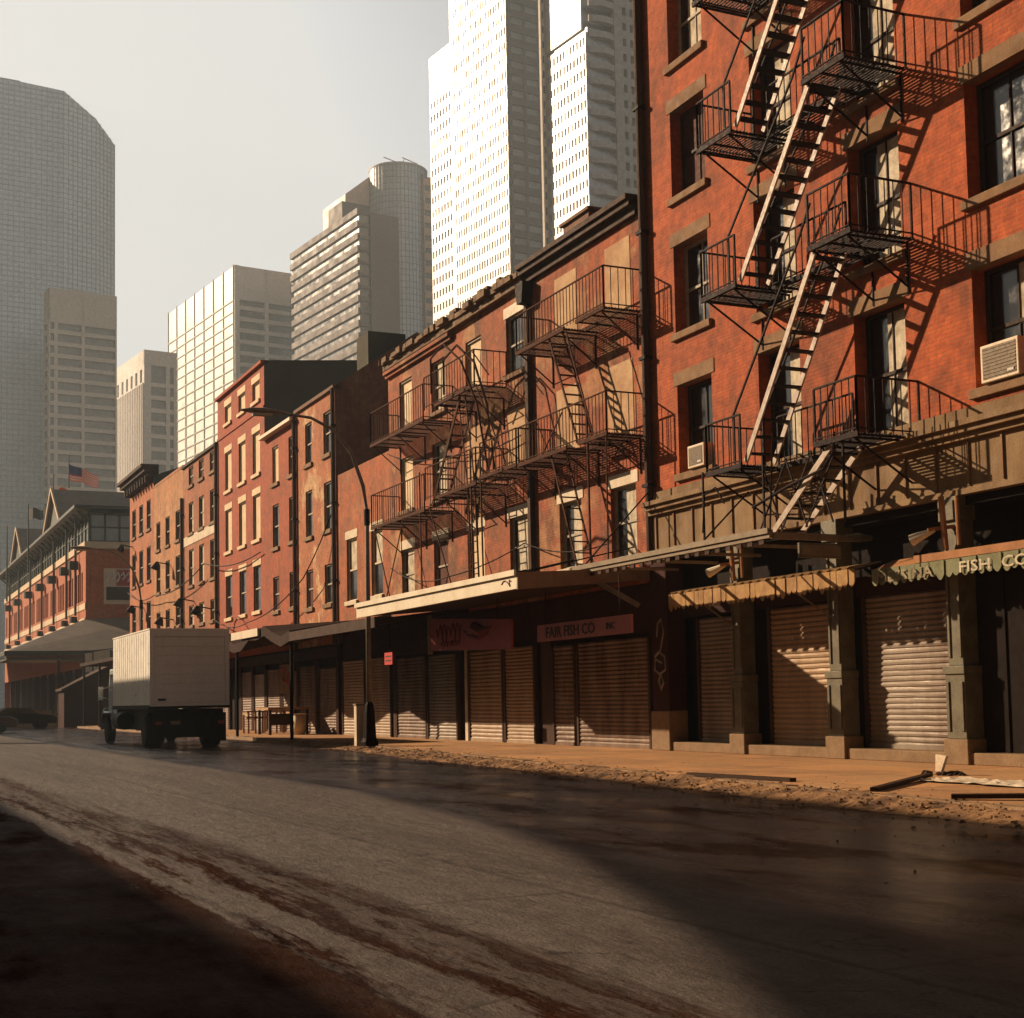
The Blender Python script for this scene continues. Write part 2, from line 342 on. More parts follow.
def pavement_mat():
    m, nt, b = new_mat('dusty_pavement_slabs'); N = NT(nt); v = N.pos(); x, y, z = N.sep(v)[:3]
    br = N.n('ShaderNodeTexBrick'); br.offset = .0; br.inputs['Scale'].default_value = 1
    br.inputs['Brick Width'].default_value = 1.75; br.inputs['Row Height'].default_value = 2.9; br.inputs['Mortar Size'].default_value = .018
    br.inputs['Color1'].default_value = (.50,.25,.10,1); br.inputs['Color2'].default_value = (.41,.20,.08,1); br.inputs['Mortar'].default_value = (.10,.06,.035,1)
    N.l(N.comb(x, y), br.inputs['Vector'])
    c = N.mix(N.ramp(N.noise(v, .7, 8, .65), .42, .68, 0, .7), br.outputs['Color'], (.15,.085,.045))
    c = N.mix(N.ramp(N.noise(v, .35, 6, .6), .5, .7, 0, .6), c, (.5,.285,.13))
    g = N.ramp(N.noise(v, 18, 6, .75), .25, .75, .7, 1.3); c = N.mix(1., c, N.comb(g, g, g), 'MULTIPLY')
    N.l(c, b.inputs['Base Color']); b.inputs['Roughness'].default_value = .85; b.inputs['Specular IOR Level'].default_value = .3
    N.bump(N.math('ADD', N.noise(v, 9, 7, .75), N.math('MULTIPLY', br.outputs['Fac'], -1.)), .5, .03, b)
    return m
M['pave'] = pavement_mat()
M['ground'] = paint('dark_ground', (.05,.036,.026), (.03,.02,.015), .9, .2, .7)
M['kerb'] = paint('granite_kerb', (0.280,0.171,0.090), (0.120,0.068,0.035), .8, 3, .7, bump=.5)
M['dirt'] = paint('street_dirt', (0.300,0.160,0.070), (0.070,0.035,0.020), .95, 1.8, 1., bump=.9, fine=25)

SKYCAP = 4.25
# ------------------------------------------------------------------ world, sun, camera
SUN_AZ, SUN_EL = R(-36), R(24.2)
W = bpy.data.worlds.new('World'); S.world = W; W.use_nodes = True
nt = W.node_tree; nt.nodes.clear(); N = NT(nt)
sky = nt.nodes.new('ShaderNodeTexSky'); sky.sky_type = 'NISHITA'; sky.sun_disc = False
sky.sun_elevation = SUN_EL; sky.sun_rotation = SUN_AZ; sky.dust_density = 6.0; sky.air_density = 1.3; sky.ozone_density = .6
bg = nt.nodes.new('ShaderNodeBackground'); out = nt.nodes.new('ShaderNodeOutputWorld')
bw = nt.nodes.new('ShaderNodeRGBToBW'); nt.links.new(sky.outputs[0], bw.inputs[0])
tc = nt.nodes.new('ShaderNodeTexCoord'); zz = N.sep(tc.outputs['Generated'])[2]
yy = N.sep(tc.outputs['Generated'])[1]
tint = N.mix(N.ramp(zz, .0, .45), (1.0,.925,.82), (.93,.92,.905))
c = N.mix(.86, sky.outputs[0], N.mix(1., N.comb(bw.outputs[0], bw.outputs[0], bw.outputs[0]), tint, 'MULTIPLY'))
# bright ahead, dim overhead and left; bright lobe behind added as unseen fill
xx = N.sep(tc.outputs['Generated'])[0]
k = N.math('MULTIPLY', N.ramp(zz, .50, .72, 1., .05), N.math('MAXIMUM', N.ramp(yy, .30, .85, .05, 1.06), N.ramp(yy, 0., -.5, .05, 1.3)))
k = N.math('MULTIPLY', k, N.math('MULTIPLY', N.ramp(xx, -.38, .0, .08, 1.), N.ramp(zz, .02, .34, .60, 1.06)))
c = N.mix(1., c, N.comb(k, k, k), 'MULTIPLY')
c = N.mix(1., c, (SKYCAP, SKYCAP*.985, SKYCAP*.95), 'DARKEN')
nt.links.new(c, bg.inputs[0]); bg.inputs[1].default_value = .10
nt.links.new(bg.outputs[0], out.inputs[0])

ld = bpy.data.lights.new('sun', 'SUN'); ld.energy = 5.0; ld.angle = R(.53); ld.color = (1.0, .75, .50)
lo = bpy.data.objects.new('sun', ld); COL.objects.link(lo)
sdir = Vector((math.sin(SUN_AZ) * math.cos(SUN_EL), math.cos(SUN_AZ) * math.cos(SUN_EL), math.sin(SUN_EL)))
lo.rotation_euler = (-sdir).to_track_quat('-Z', 'Y').to_euler(); lo.location = (-30, 40, 60)

F_, D_ = 1430., 20300.
pitch = math.atan(F_ / D_); head = R(24.84); roll = -.0193
fw = Vector((math.sin(head)*math.cos(pitch), math.cos(head)*math.cos(pitch), math.sin(pitch)))
rt = Vector((math.cos(head), -math.sin(head), 0)); up = rt.cross(fw)
rt2 = rt * math.cos(roll) + up * math.sin(roll); up2 = -rt * math.sin(roll) + up * math.cos(roll)
cd = bpy.data.cameras.new('camera'); cam = bpy.data.objects.new('camera', cd); COL.objects.link(cam)
cam.matrix_world = Matrix(((rt2.x, up2.x, -fw.x, 0), (rt2.y, up2.y, -fw.y, 0), (rt2.z, up2.z, -fw.z, 1.35), (0,0,0,1)))
cd.sensor_fit = 'HORIZONTAL'; cd.sensor_width = 36; cd.lens = F_ / 1024 * 36
cd.shift_y = (699 - F_ * math.tan(pitch) - 509) / 1024; cd.clip_start = .1; cd.clip_end = 3000
S.camera = cam
S.view_settings.view_transform = 'Standard'; S.view_settings.look = 'None'; S.view_settings.exposure = .85; S.view_settings.gamma = 1
S.cycles.max_bounces = 6; S.cycles.use_denoising = True

# ------------------------------------------------------------------ air
g = MB(); g.box(-330, 420, -90, 760, -1.2, 236); o = g.build('haze', bpy.data.materials.new('hazy_air')); o['kind'] = 'stuff'; o['label'] = 'thin warm morning haze filling the street and skyline'
hm = o.data.materials[0]; hm.use_nodes = True; hm.node_tree.nodes.clear()
pv = hm.node_tree.nodes.new('ShaderNodeVolumePrincipled'); ho = hm.node_tree.nodes.new('ShaderNodeOutputMaterial'); hm.node_tree.links.new(pv.outputs[0], ho.inputs['Volume'])
pv.inputs['Color'].default_value = (.74, .88, 1, 1); pv.inputs['Density'].default_value = HAZE; pv.inputs['Anisotropy'].default_value = .35
# ------------------------------------------------------------------ ground
g = MB(); g.quad((-900,-300,-.02),(1200,-300,-.02),(1200,1600,-.02),(-900,1600,-.02)); struct(g.build('ground', M['ground']))
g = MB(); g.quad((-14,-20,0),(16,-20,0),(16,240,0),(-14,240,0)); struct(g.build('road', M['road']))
def kx(y): return 11.0 + max(0, min(y, 42) - 11) * .081
g = MB()
ys = [2] + list(range(6, 42, 4)) + [42, 60, 80, 97.4]
for a, b in zip(ys[:-1], ys[1:]):
    g.hexa([(kx(a)+.2,a,0),(40,a,0),(40,b,0),(kx(b)+.2,b,0),(kx(a)+.2,a,SB),(40,a,SB),(40,b,SB),(kx(b)+.2,b,SB)])
struct(g.build('pavement', M['pave']))
g = MB()
for a, b in zip(ys[:-1], ys[1:]):
    n = max(1, int((b-a)/1.6))
    for i in range(n):
        p = a + (b-a)*i/n + .012; q = a + (b-a)*(i+1)/n - .012; dz = random.uniform(-.012, .012)
        g.hexa([(kx(p),p,-.01),(kx(p)+.197,p,-.01),(kx(q)+.197,q,-.01),(kx(q),q,-.01),(kx(p),p,SB+.003+dz),(kx(p)+.197,p,SB+.003+dz),(kx(q)+.197,q,SB+.003+dz),(kx(q),q,SB+.003+dz)])
struct(g.build('kerb', M['kerb']))
g = MB(); g.box(13.2, 60, 112, 200, -.01, SB); struct(g.build('market_pavement', M['pave']))
# dirt along the kerb
def lump(g, x, y, z, r, flat=.45):
    n = len(g.v); k = 6; rz = random.random() * 6
    for i in range(k):
        a = rz + i * math.tau / k; rr = r * random.uniform(.6, 1.2); g.v.append((x + math.cos(a)*rr, y + math.sin(a)*rr, z - .01))
    for i in range(k):
        a = rz + .4 + i * math.tau / k; rr = r * random.uniform(.35, .8); g.v.append((x + math.cos(a)*rr, y + math.sin(a)*rr, z + r*flat*random.uniform(.6, 1.1)))
    for i in range(k): g.f.append((n+i, n+(i+1)%k, n+k+(i+1)%k, n+k+i)); g.m.append(0)
    g.f.append(tuple(n+k+i for i in range(k))); g.m.append(0)
import mathutils
def nz(x, y): return mathutils.noise.fractal(Vector((x*1.3, y*1.3, 3.)), 1., 2., 4)
g = MB(); Hh = {}; NY = 420; NXs = [-.8,-.6,-.43,-.3,-.18,-.06,.06,.16,.26,.36]
for j in range(NY+1):
    y = 8 + j*.1
    wdt = 1 + .7*nz(2.1, y*.35) + .35*nz(7.7, y*1.4)
    for i, d in enumerate(NXs):
        dd = d*wdt if d < 0 else d*(1+.6*nz(5, y*.8)); x = kx(y) + dd
        base = -.02 if d <= -.75 else (SB - .02 if d > .3 else None)
        h = base if base is not None else (SB*min(1, max(0, 1.05+dd*1.5)) + .035*nz(x*2, y*2) + .014*nz(x*9, y*9) - .012 + .03*nz(1.5, y*.25))
        Hh[i,j] = (x, y, h)
for j in range(NY):
    for i in range(len(NXs)-1): g.quad(Hh[i,j], Hh[i+1,j], Hh[i+1,j+1], Hh[i,j+1])
for i in range(1500):
    y = random.uniform(8, 46); d = random.gauss(-.3, .42); x = kx(y) + d
    lump(g, x, y, SB if d > 0 else max(0, SB*(1+d)), abs(random.gauss(0, .014)) + .008, .5)
for i in range(500):
    y = random.uniform(8, 60); x = kx(y) + abs(random.gauss(0, 1.4)); lump(g, x, y, SB, random.uniform(.006, .018))
for i in range(400):
    y = random.uniform(8, 45); x = kx(y) - .6 - abs(random.gauss(0, 1.8)); lump(g, x, y, 0, random.uniform(.006, .02))
o = g.build('street_dirt', M['dirt']); o['kind'] = 'stuff'; o['label'] = 'loose dirt, crumbs and litter lying along the kerb'

# ------------------------------------------------------------------ building helpers
def facade(ops, y0, y1, z0, z1, mat, parent, x=WX, depth=.34, thick=True, name='wall'):
    """street wall with real openings; ops = [(ya, yb, za, zb)]"""
    g = MB()
    Y = sorted({y0, y1, *[a for o in ops for a in o[:2]]}); Z = sorted({z0, z1, *[a for o in ops for a in o[2:4]]})
    for a, b in zip(Y[:-1], Y[1:]):
        for c, d in zip(Z[:-1], Z[1:]):
            ym, zm = (a+b)/2, (c+d)/2
            if any(o[0] < ym < o[1] and o[2] < zm < o[3] for o in ops): continue
            g.quad((x,a,c),(x,b,c),(x,b,d),(x,a,d))
    for a, b, c, d in ops:
        X = x + depth
        g.quad((x,a,c),(X,a,c),(X,a,d),(x,a,d)); g.quad((x,b,c),(X,b,c),(X,b,d),(x,b,d))
        g.quad((x,a,c),(X,a,c),(X,b,c),(x,b,c)); g.quad((x,a,d),(X,a,d),(X,b,d),(x,b,d))
    return g.build(name, mat, parent)

def shell(parent, y0, y1, z0, z1, side_mat, back=30., x=WX, roofm=None, rise=0, peak=None):
    """side walls, back and roof behind a facade; rise/peak gives a pitched roof seen from its gable end"""
    g = MB()
    if peak:
        px, pz = peak; prof = [(x, z0), (back, z0), (back, z1), (px, pz), (x, z1)]
    else: prof = [(x, z0), (back, z0), (back, z1 + rise), (x, z1)]
    g.quad(*[(a, y0, b) for a, b in prof]); g.quad(*[(a, y1, b) for a, b in prof])
    g.quad((back,y0,z0),(back,y1,z0),(back,y1,prof[2][1]),(back,y0,prof[2][1]))
    g.build('side_wall', side_mat, parent)
    r = MB(); top = prof[2:]
    for (a, b), (c, d) in zip(top[:-1], top[1:]): r.quad((a,y0-.0,b+.004),(a,y1,b+.004),(c,y1,d+.004),(c,y0-.0,d+.004))
    r.build('roof', roofm or M['roof'], parent)

def window(parent, yc, w, z0, z1, kind='dark', sill=None, lintel=None, frame='sash_dark', x=WX, depth=.3, muntin=1, cur=.5, sash_split=.5, cz=0.0):
    """a sash window set back in its opening"""
    if kind == 'board': depth = min(depth, .10)
    ya, yb = yc - w/2, yc + w/2; X = x + depth; t = .06
    g = MB()
    g.box(X-.05, X+.03, ya, ya+t, z0, z1); g.box(X-.05, X+.03, yb-t, yb, z0, z1)
    g.box(X-.05, X+.03, ya+t, yb-t, z0, z0+t); g.box(X-.05, X+.03, ya+t, yb-t, z1-t, z1)
    zm = z0 + (z1-z0)*sash_split
    if kind != 'board':
        g.box(X-.03, X+.03, ya+t, yb-t, zm-.03, zm+.03)
        if muntin > 1:
            for i in range(1, muntin):
                yy_ = ya + t + (yb-ya-2*t)*i/muntin
                g.box(X-.015, X+.02, yy_-.014, yy_+.014, z0+t, zm-.03); g.box(X-.015, X+.02, yy_-.014, yy_+.014, zm+.03, z1-t)
    f = g.build('window', M[frame], parent)
    p = MB()
    m = M['cream'] if kind == 'board' else M['glass']
    if kind == 'redboard': m = M['plywood']
    p.quad((X+.012,ya+.02,z0+.02),(X+.012,yb-.02,z0+.02),(X+.012,yb-.02,z1-.02),(X+.012,ya+.02,z1-.02)); p.build('pane', m, f)
    if kind == 'curtain':
        c = MB(); n = 9; a, b = ya + t, ya + t + (yb-ya-2*t)*cur; zb = z0 + t + (z1-z0)*cz
        for i in range(n):
            u0, u1 = a + (b-a)*i/n, a + (b-a)*(i+1)/n; d0 = .004*(i % 2); d1 = .004*((i+1) % 2)
            c.quad((X+.008-d0,u0,zb),(X+.008-d1,u1,zb),(X+.008-d1,u1,z1-t),(X+.008-d0,u0,z1-t))
        c.build('curtain', M['pale'], f)
    if sill:
        s_ = MB(); s_.box(x-.09, x+depth*.7, ya-.1, yb+.1, z0-.16, z0+.004); s_.build('sill', M[sill], f, bevel=.012)
    if lintel:
        s_ = MB(); s_.box(x-.018, x+.2, ya-.12, yb+.12, z1-.003, z1+.30); s_.build('lintel', M[lintel], f)
    return f

import mathutils
def nzz(x, y): return mathutils.noise.fractal(Vector((x, y, 1.7)), 1., 2., 3)
def roller(parent, y0, y1, z0, z1, x, mat, name='roller_shutter', pitch=.105):
    pitch *= random.uniform(.9, 1.12); g = MB(); n = int((z1-z0)/pitch); h = (z1-z0)/n
    if random.random() < .55: mat = M[random.choice(['shutter_b', 'shutter_c'])]
    prof = []
    for i in range(n):
        z = z0 + i*h; prof += [(x, z), (x-.022, z+h*.25), (x-.026, z+h*.6), (x-.004, z+h*.93)]
    prof.append((x, z1))
    K = 7; sd = random.random()*50
    def bx(i, xx, zz_, u):
        e = .018*nzz(u*1.7+sd, zz_*1.1) + .004*nzz(i*3.1, u*6+sd); return (xx+e, y0+(y1-y0)*u, zz_ + .004*nzz(i//4*2.7+sd, u*2))
    for i in range(len(prof)-1):
        for q in range(K):
            u, w_ = q/K, (q+1)/K
            g.quad(bx(i,*prof[i],u), bx(i,*prof[i],w_), bx(i+1,*prof[i+1],w_), bx(i+1,*prof[i+1],u))
    g.box(x-.04, x+.03, y0, y1, z0-.02, z0+.07)
    s_ = g.build(name, mat, parent)
    r = MB()
    for y in (y0, y1): r.box(x-.06, x+.06, y-.05, y+.05, z0, z1)
    r.each('guide_rail', M['cornice_dark'], s_)
    return s_

# ================================================================== BUILDING 1 (nearest, tall red brick)
B = thing('brick_house', 'tall orange-red brick house with stone lintels and green iron shopfront at the right edge', 'building', (WX, 20, SB))
cols = [26.68, 23.5, 20.4, 17.3, 14.2]; W1 = 1.42
rows = [(6.32, 8.35), (9.52, 11.55), (12.65, 14.68), (15.75, 17.78)]
ops = []
for ci, yc in enumerate(cols):
    for ri, (a, b) in enumerate(rows):
        door = ci in (1, 2)
        ops.append((yc-W1/2, yc+W1/2, a - (.35 if door else 0), b))
facade(ops, 11.5, 28.6, 5.62, 20.0, M['brickA'], B, depth=.42)
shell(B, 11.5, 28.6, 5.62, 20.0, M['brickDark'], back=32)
kinds = {(0,0):('curtain',.32,.3),(0,1):('curtain',.2,0),(0,2):('redboard',0,0),(0,3):('curtain',.75,0),
         (1,0):('curtain',.55,0),(1,1):('curtain',.6,0),(1,2):('curtain',.7,0),(1,3):('curtain',.8,0),
         (2,0):('curtain',.62,0),(2,1):('curtain',.7,0),(2,2):('curtain',.7,0),(2,3):('curtain',.8,0),
         (3,0):('curtain',.5,.45),(3,1):('dark',0,0),(3,2):('curtain',.45,.0),(3,3):('dark',0,0)}
for ci, yc in enumerate(cols):
    for ri, (a, b) in enumerate(rows):
        k, cu, cz = kinds.get((ci, ri), ('dark', 0, 0)); door = ci in (1, 2)
        window(B, yc, W1, a - (.35 if door else 0), b, k, sill='brownstone', lintel='brownstone', depth=.33,
               frame='sash' if (ci, ri) in ((0,3),(0,1)) else 'sash_dark', muntin=2 if ci != 1 else 1, cur=cu or .5, cz=cz)
# iron / stone shopfront
g = MB()
g.box(WX-.10, WX+.3, 11.5, 28.5, 4.70, 5.50)                        # frieze
for z0, z1, d in ((5.503,5.60,.20),(5.603,5.70,.30),(5.703,5.80,.38)): g.box(WX-d, WX+.2, 11.5, 28.5, z0, z1)
g.box(WX-.16, WX+.2, 11.5, 28.5, 4.60, 4.697)
g.build('shopfront_frieze', M['limestone'], B)
g = MB(); g.box(WX-.06, WX+.22, 11.5, 28.5, 5.803, 6.05); g.build('stone_course', M['limestone'], B)
g = MB(); y = 11.9
while y < 28.3:
    g.box(WX-.135, WX-.10, y-.02, y+.02, 4.74, 5.46); y += .78
g.each('frieze_rib', M['brownstone'], B)
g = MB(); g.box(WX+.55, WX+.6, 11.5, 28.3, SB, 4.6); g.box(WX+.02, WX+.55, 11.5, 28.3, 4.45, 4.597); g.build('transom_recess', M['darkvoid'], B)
def pilaster(yc, w=.5):
    g = MB()
    g.box(WX-.20, WX+.25, yc-w*.62, yc+w*.62, SB, SB+.42); o = g.build('pilaster_base', M['granite'], B, bevel=.015)
    g = MB()
    g.box(WX-.16, WX+.22, yc-w*.50, yc+w*.50, SB+.423, 1.62)
    g.box(WX-.19, WX+.22, yc-w*.56, yc+w*.56, 1.623, 1.76)
    g.box(WX-.12, WX+.22, yc-w*.38, yc+w*.38, 1.763, 4.2)
    g.box(WX-.18, WX+.22, yc-w*.5, yc+w*.5, 4.203, 4.597)
    for s_ in (-1, 1):
        g.box(WX-.185, WX-.163, yc+s_*w*.36-.035, yc+s_*w*.36+.035, SB+.55, 1.5)
        g.box(WX-.145, WX-.123, yc+s_*w*.28-.03, yc+s_*w*.28+.03, 1.9, 4.0)
    g.build('pilaster', M['green'], B, bevel=.01)
for yc, w in ((25.12,.44),(21.85,.46),(18.62,.46),(15.4,.46)): pilaster(yc, w)
g = MB(); g.box(WX-.16, WX+.3, 27.83, 28.55, SB+.9, 4.6); g.build('brick_pier', M['darkred'], B)
g = MB(); g.box(WX-.20, WX+.3, 27.80, 28.6, SB, SB+.897); g.build('pier_plinth', M['granite'], B, bevel=.02)
g = MB()
def squig(g, pts, x, r=.02):
    g.tube([(x, y, z) for y, z in pts], r, 6)
squig(g, [(28.3,2.7),(28.25,3.0),(28.1,3.1),(28.0,2.8),(28.15,2.4),(28.35,2.3)], WX-.165, .022)
squig(g, [(28.4,2.25),(28.2,2.35),(27.98,2.25),(27.95,1.95),(28.2,1.85),(28.42,1.95),(28.38,2.2),(28.1,2.1)], WX-.165, .028)
squig(g, [(28.25,1.7),(28.15,1.85),(28.05,1.65),(28.15,1.5),(28.25,1.7)], WX-.165, .03)
g.build('graffiti', M['graffiti'], B)
g = MB()
for a, b in ((11.5,18.38),(18.87,21.6),(22.1,24.88),(25.36,27.8)): g.box(WX-.14, WX+.5, a, b, SB, SB+.2)
g.each('doorstep', M['granite'], B, bevel=.015)
roller(B, 18.98, 21.5, SB+.21, 3.12, WX+.34, M['shutter']); roller(B, 22.2, 24.55, SB+.21, 3.1, WX+.34, M['shutter']); roller(B, 25.5, 27.3, SB+.21, 3.05, WX+.34, M['shutter'])
g = MB()
for a, b in ((18.9,21.58),(22.12,24.86),(25.38,27.8)): g.box(WX+.2, WX+.5, a, b, 3.13, 3.5)
g.each('shutter_box', M['soffit'], B)
g = MB(); g.box(WX+.2, WX+.24, 15.7, 18.36, SB+.2, 3.5)
for y in (16.4, 17.1, 17.8): g.box(WX+.17, WX+.199, y-.03, y+.03, SB+.2, 3.5)
g.build('black_door', M['darkvoid'], B)
for y in (25.12, 21.85):
    g = MB(); g.bar((WX-.15,y,2.75),(WX-.62,y+.55,3.3),.035); g.bar((WX-.62,y+.55,3.3),(WX-.2,y,3.3),.03); g.build('awning_stay', M['beam'], B)
# window air conditioners
def aircon(yc, z0, w, h, label, x=WX):
    t = thing('air_conditioner', label, 'air conditioner', (x, yc, z0), 0, 'window air conditioners')
    g = MB(); g.box(x-.16, x+.3, yc-w/2, yc+w/2, z0, z0+h); g.build('casing', M['ac'], t, bevel=.015)
    g = MB(); g.box(x-.164, x-.14, yc-w/2+.05, yc+w/2-.05, z0+.05, z0+h-.05)
    for i in range(9):
        z = z0+.08+(h-.16)*i/8; g.box(x-.172, x-.16, yc-w/2+.06, yc+w/2-.06, z-.008, z+.008)
    g.build('grille', M['ac_grille'], t)
    g = MB(); g.box(x-.178, x-.172, yc-w/2+.1, yc-w/2+.24, z0+.09, z0+.13); g.build('badge', M['silver'], t)
    return t
aircon(17.3, 6.34, .84, .62, 'large beige air conditioner in the window at the far right edge')
aircon(26.45, 6.34, .66, .5, 'small pale air conditioner in the lowest left window of the tall red house')
# tall rainwater pipe on the party line
t = thing('drainpipe', 'thick dark drainpipe running the full height between the tall red house and the lower row', 'drainpipe', (WX-.1, 28.75, SB))
g = MB(); g.tube([(WX-.11,28.56,4.4),(WX-.11,28.56,20)], .095, 12); g.box(WX-.05, WX+.05, 28.61, 28.86, 4.4, 20); g.build('pipe', M['cornice_dark'], t)
g = MB()
for z in (6.2, 9.2, 12.2, 15.2, 18.2): g.box(WX-.22, WX-.0, 28.44, 28.72, z, z+.08)
g.each('pipe_clamp', M['iron'], t)

# ------------------------------------------------------------------ fire escapes
IRON = [M['iron']]
def platform(P, y0, y1, x0, x1, z, name='platform', step=.075, frame=True):
    g = MB(); n = max(2, int((x1-x0)/step))
    for i in range(n+1):
        x = x0 + (x1-x0)*i/n; g.box(x-.012, x+.012, y0, y1, z-.012, z+.012)
    for i in range(int((y1-y0)/.7)+2):
        y = min(y0 + .7*i, y1); g.box(x0, x1, y-.02, y+.02, z-.05, z-.014)
    g.box(x0-.03, x0+.02, y0-.03, y1+.03, z-.07, z+.03)
    return g.build(name, IRON[0], P)
def railing(P, segs, z, h=.95, step=.19, name='railing', mat=None):
    """segs: list of ((x,y),(x,y)) runs"""
    g = MB()
    for a, b in segs:
        a3, b3 = Vector((*a, 0)), Vector((*b, 0)); L = (b3-a3).length; n = max(1, int(L/step))
        g.bar((*a, z+h), (*b, z+h), .04, .03); g.bar((*a, z+.08), (*b, z+.08), .03, .02)
        for i in range(n+1):
            p = a3.lerp(b3, i/n); w = .035 if i in (0, n) else .016
            g.bar((p.x, p.y, z), (p.x, p.y, z+h), w)
    return g.build(name, mat or IRON[0], P)
def stair(P, x0, x1, ya, za, yb, zb, n=11, mat=None, rail=True, w=.12):
    """flight from (ya, za) at the top to (yb, zb) at the foot"""
    g = MB()
    for x in (x0, x1): g.bar((x, ya, za), (x, yb, zb), .035, w)
    st = g.build('stair', mat or M['iron_pale'], P)
    t = MB()
    for i in range(n):
        f = (i+.5)/n; y = ya+(yb-ya)*f; z = za+(zb-za)*f
        t.box(x0+.02, x1-.02, y-.10, y+.10, z-.012, z+.012)
    t.each('tread', IRON[0], st)
    if rail:
        r = MB(); s_ = 1 if yb > ya else -1
        for x in (x0-.02, x1+.02):
            r.bar((x, ya+s_*.5, za+.25), (x, yb+s_*.35, zb+.98), .035); r.bar((x, yb+s_*.35, zb+.98), (x, yb+s_*.35, zb+.02), .04)
            r.bar((x, ya+s_*.5, za+.25), (x, ya+s_*.1, za+.85), .035)
        r.build('handrail', IRON[0], st)
    return st
def bracket(P, y, x0, z, drop=.75, x1=WX):
    g = MB(); g.bar((x0+.05, y, z-.08), (x1-.01, y, z-drop), .03); g.bar((x1-.02, y, z-.05), (x1-.02, y, z-drop-.1), .03); g.bar((x0, y, z-.06), (x1, y, z-.06), .035)
    g.build('bracket', IRON[0], P)
def ladder(P, x, y0, z0, y1, z1, w=.42, along='y'):
    g = MB()
    if along == 'y':
        for s_ in (-1, 1): g.bar((x, y0+s_*w/2, z0), (x, y1+s_*w/2, z1), .03, .045)
        n = int(abs(z1-z0)/.3)
        for i in range(1, n): f = i/n; y = y0+(y1-y0)*f; z = z0+(z1-z0)*f; g.bar((x, y-w/2, z), (x, y+w/2, z), .025)
    else:
        for s_ in (-1, 1): g.bar((x+s_*w/2, y0, z0), (x+s_*w/2, y1, z1), .03, .06)
        n = int(abs(z1-z0)/.27)
        for i in range(1, n): f = i/n; y = y0+(y1-y0)*f; z = z0+(z1-z0)*f; g.bar((x-w/2, y, z), (x+w/2, y, z), .12, .02)
    g.build('ladder', IRON[0], P)

F = thing('fire_escape', 'large black iron fire escape zigzagging down the tall red brick house', 'fire escape', (16.3, 22, 4.3), 0, 'iron fire escapes on the fronts')
XO = 15.55
LV = [5.78, 9.33, 12.42, 15.52, 18.6]
for i, z in enumerate(LV):
    platform(F, 19.42, 20.6, XO, WX-.04, z); platform(F, 22.95, 24.15, XO, WX-.04, z); platform(F, 20.62, 22.93, 16.42, WX-.04, z, name='walkway')
    railing(F, [((XO,19.42),(XO,20.6)), ((XO,19.42),(WX,19.42))], z, .98)
    railing(F, [((XO,22.95),(XO,24.15)), ((XO,24.15),(WX,24.15))], z, .98)
    railing(F, [((16.42,20.62),(16.42,22.93))], z, .98)
    for y in (19.55, 20.5, 23.05, 24.0): bracket(F, y, XO, z, .85)
for z1, z0 in zip(LV[1:], LV[:-1]): stair(F, XO+.08, 16.28, 20.5, z1, 22.9, z0+.05, 12)
stair(F, XO+.1, 16.3, 20.3, 5.7, 22.2, 4.3, 7, rail=False)
g = MB()
for i in range(3):
    g.bar((XO+.1, 20.1+i*.75, 5.7), (XO+.1, 21.1+i*.75, 4.35), .025); g.bar((XO+.1, 20.9+i*.75, 5.7), (XO+.1, 20.3+i*.75, 4.35), .025)
for y in (19.9, 22.3, 24.4): g.bar((XO+.05, y, 5.85), (XO+.05, y, 4.3), .035)
g.tube([(XO-.05,24.3,4.6),(XO-.05,24.2,5.35),(XO-.05,23.8,5.45),(XO-.05,23.5,5.1)], .02, 6)
g.tube([(XO,22.6,4.9),(XO,21.4,5.15),(XO,20.4,5.3),(XO,20.1,5.55),(XO,20.05,5.9)], .028, 6)
g.build('hanger', M['iron'], F)

# ================================================================== BUILDING 2a
B = thing('brick_house', 'low brick house with boarded upper windows beside the tall red house', 'building', (WX, 31.7, SB))
c2 = [30.0, 32.8]; W2 = 1.25
ops = [(y-W2/2, y+W2/2, 4.7, 6.45) for y in c2]
facade(ops, 28.87, 35.1, 4.0, 13.0, M['brickB'], B)
shell(B, 28.87, 35.1, 4.0, 13.0, M['brickDark'], back=28, rise=1.2)
for y in c2: window(B, y, W2, 4.7, 6.45, 'curtain', 'dirty_white', 'dirty_white', 'sash', depth=.16, cur=.6)
g = MB()
for y in c2:
    for a, b in ((10.6,12.45),(7.6,9.45)):
        g.box(WX-.012, WX+.05, y-W2/2, y+W2/2, a, b)
g.each('bricked_up_window', M['plaster'], B)
g = MB(); g.box(WX-.30, WX+.3, 28.87, 35.1, 13.003, 13.14); g.box(WX-.38, WX+.3, 28.87, 35.1, 13.143, 13.27); g.box(WX-.14, WX+.1, 28.87, 35.1, 12.8, 12.998); g.build('gutter_cornice', M['cornice_dark'], B)
g = MB(); g.box(17.8, 19.6, 33.1, 34.6, 13.2, 14.38); g.box(17.72, 19.7, 33.0, 34.7, 14.383, 14.47); g.build('roof_hatch', M['brickDark'], B)
# storefront behind the white canopy
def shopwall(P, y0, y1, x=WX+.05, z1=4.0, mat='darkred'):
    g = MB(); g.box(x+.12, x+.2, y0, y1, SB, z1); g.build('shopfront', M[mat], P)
shopwall(B, 28.87, 35.1)
roller(B, 28.95, 32.6, SB+.02, 2.75, WX+.03, M['shutter']); roller(B, 32.75, 34.0, SB+.02, 2.72, WX+.03, M['shutter_white'])
g = MB(); g.box(WX+.0, WX+.16, 34.1, 34.7, SB, 2.9); g.build('door_post', M['cornice_dark'], B)
